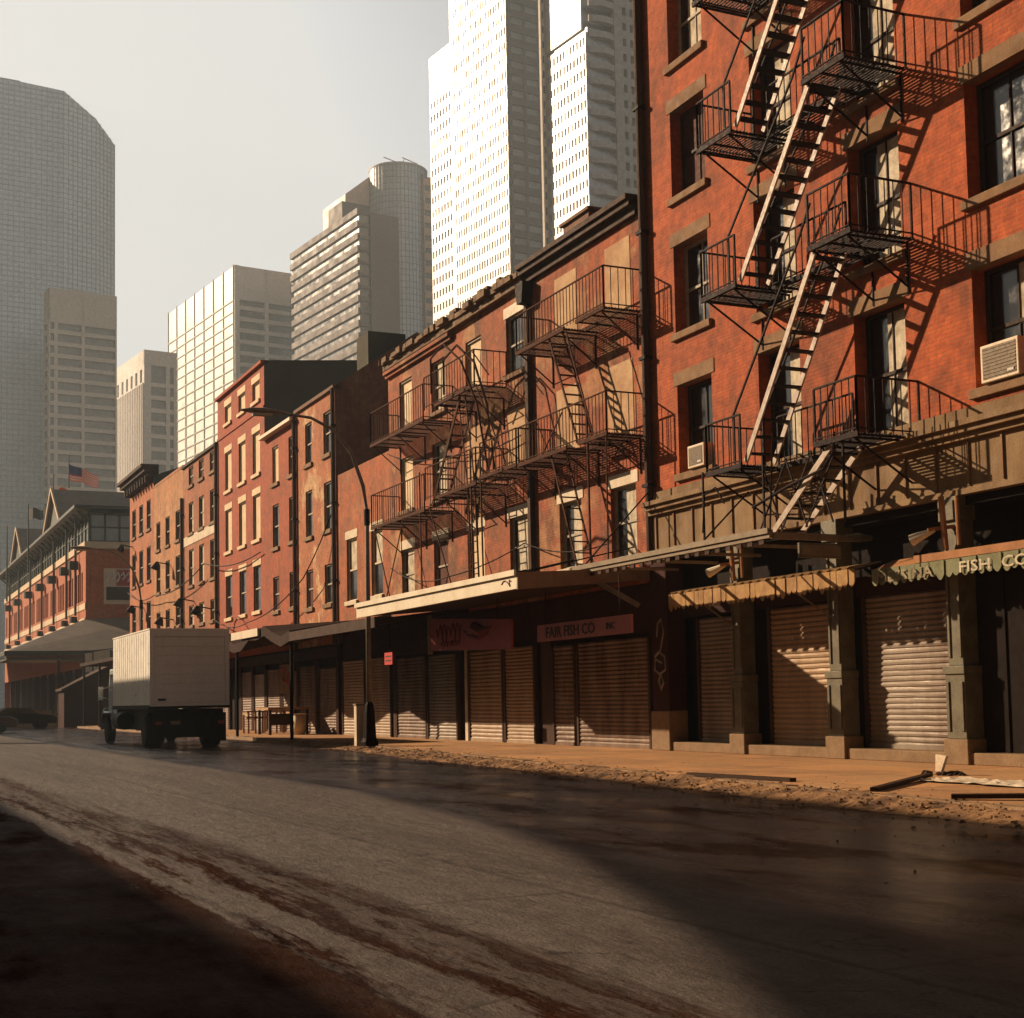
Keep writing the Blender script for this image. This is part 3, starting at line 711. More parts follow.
# ================================================================== BUILDING 2b
B = thing('brick_house', 'weathered brown-red brick house with crumbling tan cornice and four window columns', 'building', (WX, 40.8, SB))
ops = []; c3 = [35.98, 38.95, 41.8, 44.75]; W3 = 1.18
spec = {}
for i, y in enumerate(c3):
    for j, (a, b) in enumerate(((10.55,12.2),(7.75,9.55),(4.75,6.45))):
        if i == 0 and j == 1: continue
        if i == 1 and j == 1: continue
        ops.append((y-W3/2, y+W3/2, a, b)); spec[(i, j)] = (y, a, b)
facade(ops, 35.1, 46.45, 4.0, 12.95, M['brickC'], B)
shell(B, 35.1, 46.45, 4.0, 12.95, M['brickDark'], back=28, rise=1.0)
K2 = {(0,0):'dark',(1,0):'board',(2,0):'curtain',(3,0):'board',(2,1):'curtain',(3,1):'board',(0,2):'curtain',(1,2):'board',(2,2):'redboard',(3,2):'curtain'}
for k, (y, a, b) in spec.items():
    window(B, y, W3, a, b, K2.get(k, 'dark'), 'brownstone', 'dirty_white' if k[1] == 2 or k == (0,0) else None, 'sash', depth=.13, cur=.8)
g = MB(); 
for y in c3[:2]: g.box(WX-.012, WX+.05, y-W3/2, y+W3/2, 7.75, 9.5)
g.each('bricked_up_window', M['plaster'], B)
g = MB(); y = 35.12
while y < 46.4:
    d = random.uniform(.26, .42); h = random.uniform(-.04, .07); l = random.uniform(.25, .6); e = min(y+l, 46.45)
    g.box(WX-d, WX+.3, y, e-.006, 13.0+h*.3, 13.16+h); 
    if y < 40: g.box(WX-d*.7, WX+.2, y+.03, e-.02, 13.17+h, 13.17+h+random.uniform(.02,.16))
    y = e
g.box(WX-.2, WX+.2, 35.1, 46.45, 12.80, 12.99)
g.build('crumbling_cornice', M['cornice_tan'], B)
g = MB()
for k_, (d, z) in enumerate(((.12,12.55),(.2,12.66))): g.box(WX-d, WX+.1, 40.5, 46.45, z, z+.107)
g.build('cornice_moulding', M['brickC'], B)
g = MB(); g.box(18.2, 19.0, 36.2, 37.2, 13.2, 14.3); g.build('chimney', M['brickDark'], B)
shopwall(B, 35.1, 46.45)
for a, b, m in ((35.15,37.1,'shutter_white'),(37.25,39.7,'shutter_white'),(40.65,43.1,'shutter'),(43.25,46.0,'shutter')):
    roller(B, a, b, SB+.02, 2.8, WX+.03, M[m])
g = MB(); g.box(WX-.02, WX+.16, 39.8, 40.0, SB, 2.9); g.build('white_post', M['dirty_white'], B)
g = MB(); g.box(WX-.02, WX+.16, 46.1, 46.3, SB, 2.9); g.build('door_post', M['cornice_dark'], B)
t = thing('drainpipe', 'dark square drainpipe with rusted hopper head in the middle of the low brick row', 'drainpipe', (WX-.1, 34.95, 4.2))
g = MB(); g.box(WX-.16, WX-.01, 34.88, 35.04, 4.2, 12.75); g.build('pipe', M['cornice_dark'], t)
g = MB(); g.prism([(34.7,12.78),(35.22,12.78),(35.1,12.2),(34.8,12.2)], 'x', WX-.34, WX-.02); g.build('hopper', M['iron'], t)

IRON[0] = M['iron_rust']
F = thing('fire_escape', 'rusty iron fire escape on the low house next to the tall one', 'fire escape', (16.4, 31, 4.3), 0, 'iron fire escapes on the fronts')
XB = 15.9
for z in (10.48, 7.50):
    platform(F, 28.92, 30.3, XB, WX-.04, z); platform(F, 31.0, 33.75, XB, WX-.04, z); platform(F, 30.3, 31.0, 16.45, WX-.04, z, name='walkway')
    railing(F, [((XB,28.92),(XB,33.75)), ((XB,28.92),(WX,28.92)), ((XB,33.75),(WX,33.75))], z, .98, .17)
    for y in (29.1, 31.2, 33.6): bracket(F, y, XB, z, .8)
ladder(F, 16.2, 32.0, 10.5, 30.5, 7.5, .45, 'x'); ladder(F, 16.2, 32.0, 7.5, 30.6, 4.3, .45, 'x'); 
g = MB(); g.bar((XB,30.9,10.4),(XB,29.6,7.6),.03); g.bar((XB,31.2,8.4),(XB,32.4,7.5),.03); g.bar((XB,29.9,8.2),(XB,29.85,4.3),.04); g.bar((XB,28.95,7.5),(XB,29.0,4.4),.03); g.each('stay', M['iron_rust'], F)
F = thing('fire_escape', 'rusty iron fire escape with wide sagging balconies on the weathered brown-red house', 'fire escape', (16.4, 41, 4.3), 0, 'iron fire escapes on the fronts')
for z, dz in ((10.0, .0), (7.2, .0)):
    platform(F, 40.6, 45.5, XB, WX-.04, z); platform(F, 36.6, 39.6, XB, WX-.04, z+.25)
    railing(F, [((XB,40.6),(XB,45.5)), ((XB,45.5),(WX,45.5)), ((XB,40.6),(WX,40.6))], z, 1.1, .2)
    railing(F, [((XB,36.6),(XB,40.5)), ((XB,36.6),(WX,36.6))], z+.25, 1.0, .2)
    for y in (45.3, 43, 40.8, 38.8, 36.8): bracket(F, y, XB, z, .85)
stair(F, XB+.15, 16.5, 38.0, 10.2, 40.3, 7.3, 10, M['iron_rust'], False)
ladder(F, 16.1, 38.0, 10.2, 37.4, 7.4, .5); ladder(F, 16.1, 37.4, 7.4, 37.2, 4.3, .5)
g = MB()
for y in (37.0, 36.3, 41.0): g.bar((XB, y, 8.4), (XB, y-.1, 4.2), .04)
g.bar((XB,44.5,4.2),(XB,42.5,7.1),.03); g.bar((XB,43.5,4.2),(XB,45.2,7.1),.03); g.bar((XB,38.2,4.2),(XB,40.2,7.2),.03)
g.bar((XB,36.7,11.2),(XB,35.6,10.3),.03); g.bar((XB,36.5,10.2),(XB,34.6,7.7),.03)
g.each('stay', M['iron_rust'], F)
platform(F, 33.9, 36.3, XB, WX-.04, 7.55); railing(F, [((XB,33.9),(XB,36.3)), ((XB,33.9),(WX,33.9))], 7.55, .95, .2)

g = MB(); g.tube([(15.7,38.4,10.3),(15.5,37.9,11.2),(15.5,36.9,11.4),(15.6,35.9,10.7),(15.7,35.3,9.4),(15.8,35.1,7.6)], .035, 6); g.tube([(15.3,38.4,10.3),(15.1,37.9,11.2),(15.1,36.9,11.4),(15.2,35.9,10.7),(15.4,35.3,9.4),(15.6,35.1,7.6)], .03, 6); g.each('arched_rail', M['iron_rust'], F)
def cable(label, pts, r=.018):
    t = thing('cable', label, 'cable', pts[0]); g = MB(); P = []
    for a, b in zip(pts[:-1], pts[1:]):
        a, b = Vector(a), Vector(b); L = (b-a).length
        for i in range(9): u = i/8; p = a.lerp(b, u); p.z -= .035*L*4*u*(1-u); P.append(p)
    g.tube(P, r, 5); g.build('wire', M['iron'], t)
cable('thin cable sagging across the weathered brown-red front below its top windows', [(WX-.12,46.3,9.9),(WX-.3,40.6,8.9),(WX-.2,35.3,8.6)])
cable('thin cable looping low over the white canopy from house to house', [(WX-.2,45.9,5.9),(15.6,38.0,4.9),(WX-.2,35.2,5.6),(15.9,29.0,4.9)])
cable('thin cable hanging across the tan and pinkish fronts', [(WX-.2,97,8.9),(WX-.6,86,7.9),(WX-.5,73,8.6),(WX-.15,63.2,8.2)], .03)
cable('thin cable slung over the smooth red and stucco fronts', [(WX-.3,71.5,5.6),(WX-.8,63,5.0),(WX-.6,55,6.3),(WX-.15,52.6,8.6)], .025)
# ================================================================== low building 2c
B = thing('brick_house', 'lower orange brick house with flat top between the weathered house and the stucco house', 'building', (WX, 49.4, SB))
c4 = [47.85, 50.65]; ops = [(y-.6, y+.6, 5.1, 7.45) for y in c4]
facade(ops, 46.45, 52.4, 4.0, 10.05, M['brickLow'], B); shell(B, 46.45, 52.4, 4.0, 10.05, M['brickDark'], back=26)
for y in c4: window(B, y, 1.2, 5.1, 7.45, 'curtain', 'dirty_white', 'dirty_white', 'dirty_white', depth=.12, cur=.85, cz=.45)
shopwall(B, 46.45, 52.4)
roller(B, 46.6, 49.2, SB+.02, 2.9, WX+.03, M['shutter_white']); roller(B, 49.35, 51.9, SB+.02, 2.9, WX+.03, M['shutter_white'])
# ================================================================== rest of the row
def rowhouse(label, y0, y1, ztop, brickm, cols, w, rows, style, back=26, peak=None, rise=0, sidem='brickDark', sill='brownstone', lintel=None, depth=.11, topcol='cornice_dark', corn=.12, frame='sash'):
    B = thing('brick_house', label, 'building', (WX, (y0+y1)/2, SB))
    ops = [(y-w/2, y+w/2, a, b) for y in cols for a, b in rows]
    facade(ops, y0, y1, 3.6, ztop, M[brickm], B, depth=.3); shell(B, y0, y1, 3.6, ztop, M[sidem], back=back, peak=peak, rise=rise)
    for i, y in enumerate(cols):
        for j, (a, b) in enumerate(rows):
            k = style[j][i]
            window(B, y, w, a, b, {'b':'board','d':'dark','c':'curtain','r':'redboard'}[k], sill, lintel, frame, depth=depth, cur=.7)
    g = MB(); g.box(WX-corn, WX+.2, y0, y1, ztop-.12, ztop+.02); g.build('eaves', M[topcol], B)
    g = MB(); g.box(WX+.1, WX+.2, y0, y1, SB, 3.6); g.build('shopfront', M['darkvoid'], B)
    n = max(2, round((y1-y0)/2.2)); st = (y1-y0)/n
    for i in range(n):
        a, b = y0+st*i, y0+st*(i+1)
        g = MB(); g.box(WX-.02, WX+.1, a, a+.22, SB, 3.1); g.box(WX-.04, WX+.1, a, b, 3.103, 3.5); g.build('shop_pier', M['darkred'], B)
        if i % 3 != 2: roller(B, a+.3, b-.08, SB+.02, 2.7+.15*(i % 2), WX+.05, M['shutter_b'])
    return B
B3 = rowhouse('narrow house with peeling pale stucco and steep dark gabled roof', 52.4, 57.8, 13.6, 'stucco', [53.55, 56.05], .95,
         [(11.1,12.8),(8.1,10.0),(5.2,6.75)], ['dd','dd','dr'], peak=(20.3, 16.0), topcol='brickDark')
g = MB(); g.box(18.6, 20.2, 53.4, 54.8, 14.6, 16.15); g.build('chimney', M['tar'], B3)
rowhouse('narrow deep-orange brick house with white gutter, two windows wide', 57.8, 62.9, 13.35, 'brickO', [58.5, 61.1], 1.0,
         [(11.05,12.7),(8.2,10.1),(5.4,6.9)], ['rb','dd','rr'], topcol='fascia_white', corn=.3)
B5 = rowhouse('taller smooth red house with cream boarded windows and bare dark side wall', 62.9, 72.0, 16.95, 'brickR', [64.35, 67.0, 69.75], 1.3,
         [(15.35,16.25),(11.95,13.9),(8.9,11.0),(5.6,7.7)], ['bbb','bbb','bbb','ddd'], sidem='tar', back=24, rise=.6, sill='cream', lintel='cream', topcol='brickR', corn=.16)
g = MB(); g.box(WX-.05, WX+.1, 62.9, 72.0, 14.75, 14.88); g.build('string_course', M['brickR'], B5)
B6 = rowhouse('pinkish brick house with a pale painted band across its front', 72.0, 80.5, 14.75, 'brickP', [73.2, 75.8, 78.35], 1.2,
         [(13.45,14.5),(10.8,12.5),(7.9,9.9),(5.7,6.8)], ['rrr','ccc','ccc','ccc'])
g = MB(); g.box(WX-.03, WX+.1, 72.2, 80.3, 10.18, 10.70); g.build('painted_band', M['dirty_white'], B6)
rowhouse('tan brick house with small dark windows and no cornice', 80.5, 89.0, 14.9, 'brickY', [81.9, 84.8, 87.6], 1.25,
         [(10.8,12.5),(8.2,9.9),(5.9,7.0)], ['ddd','ddd','ddd'], topcol='brickY', corn=.02)
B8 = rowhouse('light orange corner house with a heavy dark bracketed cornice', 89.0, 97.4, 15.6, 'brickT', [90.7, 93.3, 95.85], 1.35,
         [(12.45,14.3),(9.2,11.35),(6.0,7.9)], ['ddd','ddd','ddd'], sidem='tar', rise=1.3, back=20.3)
g = MB(); g.box(WX-.35, WX+.3, 88.98, 97.6, 15.63, 15.85); g.box(WX-.6, WX+.3, 88.96, 97.8, 15.853, 16.1); g.box(WX-.8, WX+.3, 88.94, 98.0, 16.103, 16.3)
y = 89.3
while y < 97.4: g.box(WX-.5, WX-.02, y-.09, y+.09, 15.2, 15.627); y += .9
g.build('heavy_cornice', M['cornice_dark'], B8)
for y, z1, lb in ((57.85,13.4,'thin black drainpipe beside the peeling stucco house'),(52.5,13.5,'black drainpipe between the stucco house and the lower orange house'),(80.4,13.0,'dark drainpipe between the pinkish house and the tan house'),(72.05,14.7,'slim dark drainpipe on the left edge of the smooth red house')):
    t = thing('drainpipe', lb, 'drainpipe', (WX, y, 3.6)); g = MB(); g.tube([(WX-.1,y,3.6),(WX-.1,y,z1)], .09, 8); g.build('pipe', M['cornice_dark'], t)
    g = MB()
    for z in (6, 9, 12): g.box(WX-.21, WX-.0, y-.13, y+.13, z, z+.08)
    g.each('pipe_clamp', M['iron'], t)
# wall-mounted flood lamps on the far fronts
for i, (y, z, lb) in enumerate(((96.3,11.9,'round wall lamp on the top floor of the corner house'),(84.2,9.6,'wall lamp in the middle of the tan house front'),(83.2,6.3,'cluster lamp low on the tan house front'),(77.8,7.0,'wall lamp low on the pinkish house, left of its middle'),(73.5,6.3,'wall lamp low on the pinkish house, right side'),(92.5,7.6,'wall lamp low on the corner house'))):
    t = thing('wall_lamp', lb, 'lamp', (WX, y, z), 0, 'lamps fixed to the house fronts')
    g = MB(); g.bar((WX,y,z),(WX-.7,y,z+.12),.06); g.build('arm', M['iron'], t)
    g = MB(); g.tube([(WX-.7,y,z+.15),(WX-.75,y,z+.0),(WX-.85,y,z-.3)], [.08,.18,.28], 10); g.build('shade', M['iron'], t, smooth=True)

# ================================================================== canopies and awnings
t = thing('canopy', 'long flat shop canopy with white fascia and brown end over the closed shutters', 'canopy', (14.8, 32, 3.7), 0, 'canopies over the pavement')
g = MB(); g.hexa([(12.74,27.3,3.68),(WX,28.65,4.10),(WX,39.6,4.10),(12.74,37.55,3.68),(12.74,27.3,3.92),(WX,28.65,4.28),(WX,39.6,4.28),(12.74,37.55,3.92)]); g.build('canopy_roof', M['soffit'], t)
g = MB(); g.box(12.66, 12.735, 27.1, 37.6, 3.66, 4.00); g.box(12.60, 12.657, 27.1, 37.6, 3.94, 4.06); g.build('fascia', M['fascia_white'], t)
g = MB(); g.tube([(12.655,27.75+.1*math.cos(i*.7)-i*.045,3.80+.07*math.sin(i*.9)) for i in range(11)], .016, 5); g.build('painted_mark', M['sign_script'], t)
g = MB(); g.hexa([(12.66,27.05,3.64),(WX,28.60,4.06),(WX,28.68,4.06),(12.66,27.098,3.64),(12.66,27.05,4.0),(WX,28.60,4.34),(WX,28.68,4.34),(12.66,27.098,4.0)]); g.build('end_fascia', M['fascia_brown'], t)
g = MB()
for y in (29.5, 32.5, 35.5): g.bar((WX-.02,y,4.9),(12.9,y-.9,4.0),.03)
g.each('tie_rod', M['iron'], t)
t = thing('canopy', 'dark timber canopy tucked behind the street lamp, left of the white fascia', 'canopy', (15, 42, 3.4), 0, 'canopies over the pavement')
g = MB(); g.hexa([(13.35,37.7,3.5),(WX,39.65,4.0),(WX,46.5,4.0),(13.35,46.5,3.5),(13.35,37.7,3.66),(WX,39.65,4.15),(WX,46.5,4.15),(13.35,46.5,3.66)]); g.build('canopy_roof', M['soffit'], t)
g = MB(); g.box(13.27, 13.346, 37.75, 46.45, 3.42, 3.72); g.build('fascia', M['cornice_dark'], t)
t = thing('canopy', 'ragged dark canopy with a drooping edge under the stucco and orange houses', 'canopy', (15, 55, 3.7), 0, 'canopies over the pavement')
g = MB(); n = 16
for i in range(n):
    a = 46.5 + (64-46.5)*i/n; b = 46.5 + (64-46.5)*(i+1)/n
    f = lambda y: 3.78 + .22*math.sin(y*.9) + .10*math.sin(y*2.3+1)
    g.hexa([(13.3,a,f(a)-.25),(WX,a,4.1),(WX,b,4.1),(13.3,b,f(b)-.25),(13.3,a,f(a)+.1),(WX,a,4.35),(WX,b,4.35),(13.3,b,f(b)+.1)])
g.build('canopy_roof', M['soffit'], t)
g = MB(); g.box(13.2, 13.28, 50.3, 54.2, 3.78, 4.06); g.build('white_board', M['fascia_white'], t)
g = MB()
for y in (47, 54.5, 60, 63.8): g.tube([(13.5,y,SB),(13.5,y,3.6)], .06, 8)
g.each('post', M['iron'], t)
t = thing('canopy', 'flat grey metal canopy under the smooth red house, behind the truck', 'canopy', (15, 69, 3.9), 0, 'canopies over the pavement')
g = MB(); g.box(13.6, WX, 64.5, 76, 4.35, 4.5); g.box(13.5, 13.597, 64.5, 76, 4.25, 4.6); g.build('canopy_roof', M['fascia_brown'], t)
g = MB()
for y in (65, 70, 75.5): g.tube([(13.7,y,SB),(13.7,y,4.3)], .06, 8)
g.each('post', M['iron'], t)
t = thing('canopy', 'dark canopy along the tan house and corner house, hidden low behind the truck', 'canopy', (15, 88, 3.9), 0, 'canopies over the pavement')
g = MB(); g.box(13.6, WX, 78, 97, 4.0, 4.2); g.build('canopy_roof', M['soffit'], t)
g = MB()
for y in (78.4, 84, 90, 96.4): g.tube([(13.8,y,SB),(13.8,y,4.0)], .07, 8)
g.each('post', M['iron'], t)

t = thing('bare_canopy', 'bare grey steel canopy frame with bulb end on the tall red house', 'canopy frame', (15.8, 24, 4.15))
g = MB()
g.box(14.78, 14.86, 21.0, 28.6, 4.12, 4.27); g.box(14.74, 14.777, 21.0, 28.6, 4.20, 4.30)
g.box(14.86, WX-.1, 20.96, 21.04, 4.10, 4.22)
for y in (22.6, 24.2, 25.8, 27.4): g.box(14.863, WX-.1, y-.03, y+.03, 4.14, 4.2)
g.build('frame', M['beam'], t)
g = MB(); y = 21.3
while y < 28.4: g.box(14.80, 14.84, y-.09, y+.06, 4.03, 4.118); y += .36
g.each('hook', M['cornice_dark'], t)
g = MB(); g.tube([(16.35,20.98,4.17),(16.7,20.95,4.17),(16.98,20.93,4.17)], [.04,.085,.05], 8); g.build('bulb_end', M['green'], t)
g = MB(); g.bar((14.9,28.3,4.1),(15.7,27.3,3.35),.13,.10); g.bar((14.9,28.3,4.1),(14.4,28.9,4.05),.1,.06); g.build('strut', M['beam'], t)
g = MB(); g.tube([(14.8,21.0,4.25),(14.85,20.9,6.0)], .018, 6); g.tube([(WX-.05,28.5,6.2),(14.85,28.3,4.25)], .018, 6); g.tube([(WX-.05,24.5,5.6),(14.85,23.4,4.25)], .018, 6); g.each('tie_rod', M['iron'], t)
t = thing('hanging_sign', 'small blank grey-green sign hanging under the bare canopy frame', 'sign', (15.9, 21, 3.9))
g = MB(); g.box(15.40, 16.34, 20.97, 21.03, 3.78, 4.05); g.build('panel', M['green'], t, bevel=.01)
g = MB(); g.box(15.44, 16.30, 20.962, 20.969, 3.82, 4.01); g.build('panel_face', M['beam'], t)
for y in (24.9, 18.55):
    t = thing('pipe_bracket', 'rusty pipe and valve cluster on the shopfront above the left awning' if y > 20 else 'rusty pipe and flood lamp cluster above the green awning', 'bracket', (WX-.2, y, 3.9))
    g = MB(); g.tube([(WX-.3,y,3.7),(WX-.32,y+.05,4.6)], .05, 8); g.tube([(WX-.28,y-.3,3.75),(WX-.3,y-.3,4.55)], .035, 8); g.bar((WX-.1,y,4.1),(WX-.5,y+.2,4.05),.06); g.build('pipe', M['awning_rust'], t)
    g = MB(); g.tube([(WX-.4,y+.15,4.05),(WX-.6,y+.5,3.9)], [.04,.1], 10); g.build('lamp_head', M['fascia_white'], t)

def awning(name_label, y0, y1, xo, zo, xw, zw, roofm, valm, drop, scal, wav=.0, frame=True):
    t = thing('awning', name_label, 'awning', ((xo+xw)/2, (y0+y1)/2, zo), 0, 'shop awnings on the tall red house')
    g = MB(); n = int((y1-y0)/.14)
    for i in range(n):
        a, b = y0+(y1-y0)*i/n, y0+(y1-y0)*(i+1)/n
        wa = wav*(i % 2); wb = wav*((i+1) % 2)
        g.quad((xw,a,zw),(xw,b,zw),(xo,b,zo+wb),(xo,a,zo+wa)); g.quad((xw,a,zw-.02),(xw,b,zw-.02),(xo,b,zo+wb-.02),(xo,a,zo+wa-.02))
    g.build('cover', roofm, t)
    g = MB(); k = int((y1-y0)/scal)
    for i in range(k):
        a, b = y0+(y1-y0)*i/k, y0+(y1-y0)*(i+1)/k; d = drop*random.uniform(.85, 1.1)
        p = [(a, zo), (b, zo)] + [(b-(b-a)*j/6, zo - d*(.72 + .28*math.sin(math.pi*j/6))) for j in range(7)]
        off = random.uniform(0, .03)
        g.prism(p, 'x', xo-.008-off, xo+.004-off)
    g.build('valance', valm, t)
    if frame:
        g = MB(); g.bar((xo+.02,y0,zo-.02),(xo+.02,y1,zo-.02),.03)
        for y in (y0+.05, y1-.05): g.bar((xo+.02,y,zo-.02),(xw,y,zw-.04),.03)
        g.build('frame', M['iron'], t)
    return t
awning('ragged striped tan awning over the left shutters of the tall red house', 20.45, 26.8, 16.2, 3.55, WX-.08, 3.70, M['awning_tan'], M['awning_tan'], .36, .17, wav=.05)
A = awning('dusty green awning lettered with a fish seller name at the right edge', 14.6, 20.15, 16.35, 3.50, WX-.08, 3.68, M['awning_rust'], M['awning_green'], .30, .18)
g = MB(); g.box(16.335, 16.43, 14.6, 19.05, 3.51, 3.64); g.build('front_rail', M['awning_rust'], A)
text_mesh('lettering', 'MESSINA', .26, 16.30, 20.0, 3.255, M['letter_dim'], A, .001, 0, 1.42)
text_mesh('lettering', 'FISH  CO', .25, 16.30, 17.95, 3.26, M['letter_pale'], A, .001, 0, 1.55)

# ================================================================== signs
t = thing('shop_sign', 'large faded red hanging sign with dark script under the white canopy', 'sign', (14.5, 34, 3.1), 0, 'signs under the white canopy')
g = MB(); g.hexa([(14.47,31.35,2.55),(14.53,31.35,2.55),(14.53,36.7,2.72),(14.47,36.7,2.72),(14.47,31.35,3.28),(14.53,31.35,3.28),(14.53,36.7,3.6),(14.47,36.7,3.6)]); g.build('panel', M['sign_pink'], t)
g = MB(); g.box(14.44, 14.56, 36.7, 36.78, 2.62, 3.7); g.build('end_post', M['beam'], t)
g = MB()
def script(g, x, y, z, w, h, n, r):
    pts = []
    for i in range(n*8+1):
        u = i/8; pts.append((x, y - w*u/n - .12*w/n*math.sin(u*math.tau), z + h*.5*(1 + math.cos(u*math.tau)*(1 if int(u) % 3 else .55))))
    g.tube(pts, r, 5)
script(g, 14.462, 36.2, 2.95, 1.8, .42, 6, .022); script(g, 14.462, 35.9, 2.78, 1.4, .16, 7, .016)
n_ = len(g.v); g.tube([(14.462,34.0,3.05),(14.455,33.5,3.18),(14.455,33.0,3.05),(14.462,32.5,3.15)], [.05,.17,.15,.02], 6); g.tube([(14.462,34.3,3.15),(14.46,33.9,3.0),(14.46,33.3,2.9),(14.46,32.7,3.0)], [.02,.07,.06,.02], 6)
g.each('painted_mark', M['sign_script'], t)
g = MB()
for y in (32.2, 35.8): g.bar((14.5,y,3.3),(14.5,y,3.95),.02)
g.build('hanger', M['iron'], t)
t = thing('shop_sign', 'long narrow pink sign reading FAIR FISH CO INC above the widest shutter', 'sign', (14.5, 27.7, 2.9), 0, 'signs under the white canopy')
g = MB(); g.box(14.47, 14.53, 25.5, 29.9, 2.66, 3.04); g.build('panel', M['sign_red'], t)
text_mesh('lettering', 'FAIR FISH CO', .34, 14.462, 29.45, 2.73, M['letter_dark'], t, .004, 0, 1.18)
text_mesh('lettering', 'INC', .2, 14.462, 26.55, 2.78, M['letter_dark'], t, .004, 0, 1.1)
g = MB()
for y in (26.0, 29.5): g.bar((14.5,y,3.04),(14.5,y,3.9),.02)
g.build('hanger', M['iron'], t)
t = thing('shop_sign', 'brown wooden fascia sign left of the large red hanging sign', 'sign', (14.9, 40, 3.1), 0, 'signs under the white canopy')
g = MB(); g.box(14.9, 14.95, 37.3, 42.2, 2.75, 3.45); g.build('panel', M['darkred'], t)
t = thing('street_sign', 'small bright red sign just right of the street lamp pole', 'sign', (14, 39.6, 2.6))
g = MB(); g.box(14.0, 14.03, 38.45, 39.1, 2.40, 2.75); g.build('panel', M['letter_red'], t)
g = MB(); g.box(13.994, 13.999, 38.55, 39.0, 2.62, 2.66); g.box(13.994, 13.999, 38.55, 39.0, 2.50, 2.54); g.each('painted_mark', M['letter_dark'], t)
g = MB(); g.bar((14.04,38.8,2.8),(14.04,38.8,3.9),.02); g.build('hanger', M['iron'], t)
t = thing('poster_board', 'pale poster board leaning upright under the dark ragged canopy', 'sign', (16.4, 57, 2.2))
g = MB(); g.box(16.2, 16.25, 56.2, 58.2, 1.75, 2.95); g.build('board', M['brownstone'], t)
g = MB(); g.tube([(16.19,57.9,2.7),(16.19,57.3,2.8),(16.19,57.7,2.3),(16.19,57.0,2.2),(16.19,56.7,2.6),(16.19,56.6,1.95)], .05, 5); g.build('painted_mark', M['sign_pink'], t)

# ================================================================== street lamps
def street_lamp(x, y, label, head=True):
    t = thing('street_lamp', label, 'street lamp', (x, y, SB), 0, 'curved street lamps')
    g = MB(); g.tube([(x,y,SB),(x,y,SB+.12),(x,y,.35),(x,y,1.05),(x,y,1.25),(x,y,1.35)], [.26,.26,.20,.16,.13,.08], 8); g.build('base', M['iron'], t)
    pts = [(x,y,1.3),(x,y,4),(x,y,6.6),(x-.1,y,7.4),(x-.42,y,8.3),(x-.95,y,8.95),(x-1.6,y,9.25),(x-2.4,y,9.32)]
    g = MB(); g.tube(pts, [.08,.07,.06,.055,.05,.045,.04,.035], 10); g.build('pole', M['pole'], t, smooth=True)
    g = MB(); g.tube([(x,y,6.3),(x,y,6.75)], .085, 10); g.build('collar', M['iron'], t)
    g = MB(); n = 8; prof = [(-2.35,.05,.05),(-2.55,.13,.08),(-2.9,.17,.12),(-3.3,.15,.10),(-3.55,.05,.04)]
    base = []
    for dx, hw, hh in prof:
        base.append([(x+dx, y+hw*math.cos(a*math.tau/n), 9.33+hh*math.sin(a*math.tau/n)*(1 if a < n/2 else .45)) for a in range(n)])
    for r0, r1 in zip(base[:-1], base[1:]):
        for a in range(n): g.quad(r0[a], r0[(a+1)%n], r1[(a+1)%n], r1[a])
    g.build('lamp_head', M['pole'], t, smooth=True)
    g = MB(); g.tube([(x-2.7,y,9.28),(x-3.25,y,9.28)], [.08,.09], 8); g.build('lens', M['lamp_glass'], t)
    return t
street_lamp(13.12, 37.95, 'tall curved street lamp standing beside the end of the white canopy')
street_lamp(13.4, 74.0, 'distant curved street lamp reaching out over the truck in front of the market')
t = thing('utility_box', 'pale narrow box at the foot of the nearer street lamp', 'utility box', (13.0, 38.4, SB))
g = MB(); g.box(12.86, 13.08, 38.3, 38.52, SB, 1.25); g.build('casing', M['dirty_white'], t, bevel=.01)
g = MB(); g.box(12.84, 13.10, 38.28, 38.54, 1.253, 1.3); g.build('lid', M['beam'], t)

# ================================================================== truck
T = thing('box_truck', 'pale box truck with ribbed side and closed rear shutter parked at the kerb', 'truck', (9.92, 46.3, 0))
w = 1.27; zb, zt = 1.38, 3.78; L = 7.0
g = MB(); g.box(-w, w, 0, L, zb, zt); g.build('cargo_box', M['truck_side'], T, local=True)
g = MB(); g.box(-w-.004, w+.004, -.03, -.003, zb-.02, zt+.03)
g.build('rear_face', M['truck_rear'], T, local=True)
g = MB(); 
for a in (-w-.012, w-.13): g.box(a, a+.142, -.07, -.033, zb-.05, zt+.04)
g.box(-w+.13, w-.13, -.07, -.033, zt-.22, zt+.04); g.box(-w+.13, w-.13, -.07, -.033, zb-.05, zb+.06); g.build('rear_frame', M['truck_rear'], T, local=True, bevel=.01)
g = MB(); k = 7
for i in range(k):
    z = zb+.07+(zt-.24-zb-.07)*i/k; h = (zt-.24-zb-.07)/k; g.box(-w+.14, w-.14, -.05, -.031, z+.008, z+h-.008)
d = g.build('rear_door', M['truck_rear'], T, local=True)
g = MB(); g.box(-w+.25, -w+.5, -.07, -.05, zb+.13, zb+.2); g.build('latch', M['steel_dark'], d, local=True)
g = MB(); y = .25
while y < L-.1: g.box(-w-.010, -w-.002, y-.025, y+.025, zb+.05, zt-.05); y += .42
g.each('side_rib', M['truck_side'], T, local=True)
g = MB(); g.box(-w-.03, w+.03, .0, L, zb-.13, zb-.003); g.build('sill_rail', M['steel_dark'], T, local=True)
g = MB(); g.box(-w-.02, w+.02, -.02, L+.02, zt+.003, zt+.05); g.build('roof_edge', M['truck_rear'], T, local=True)
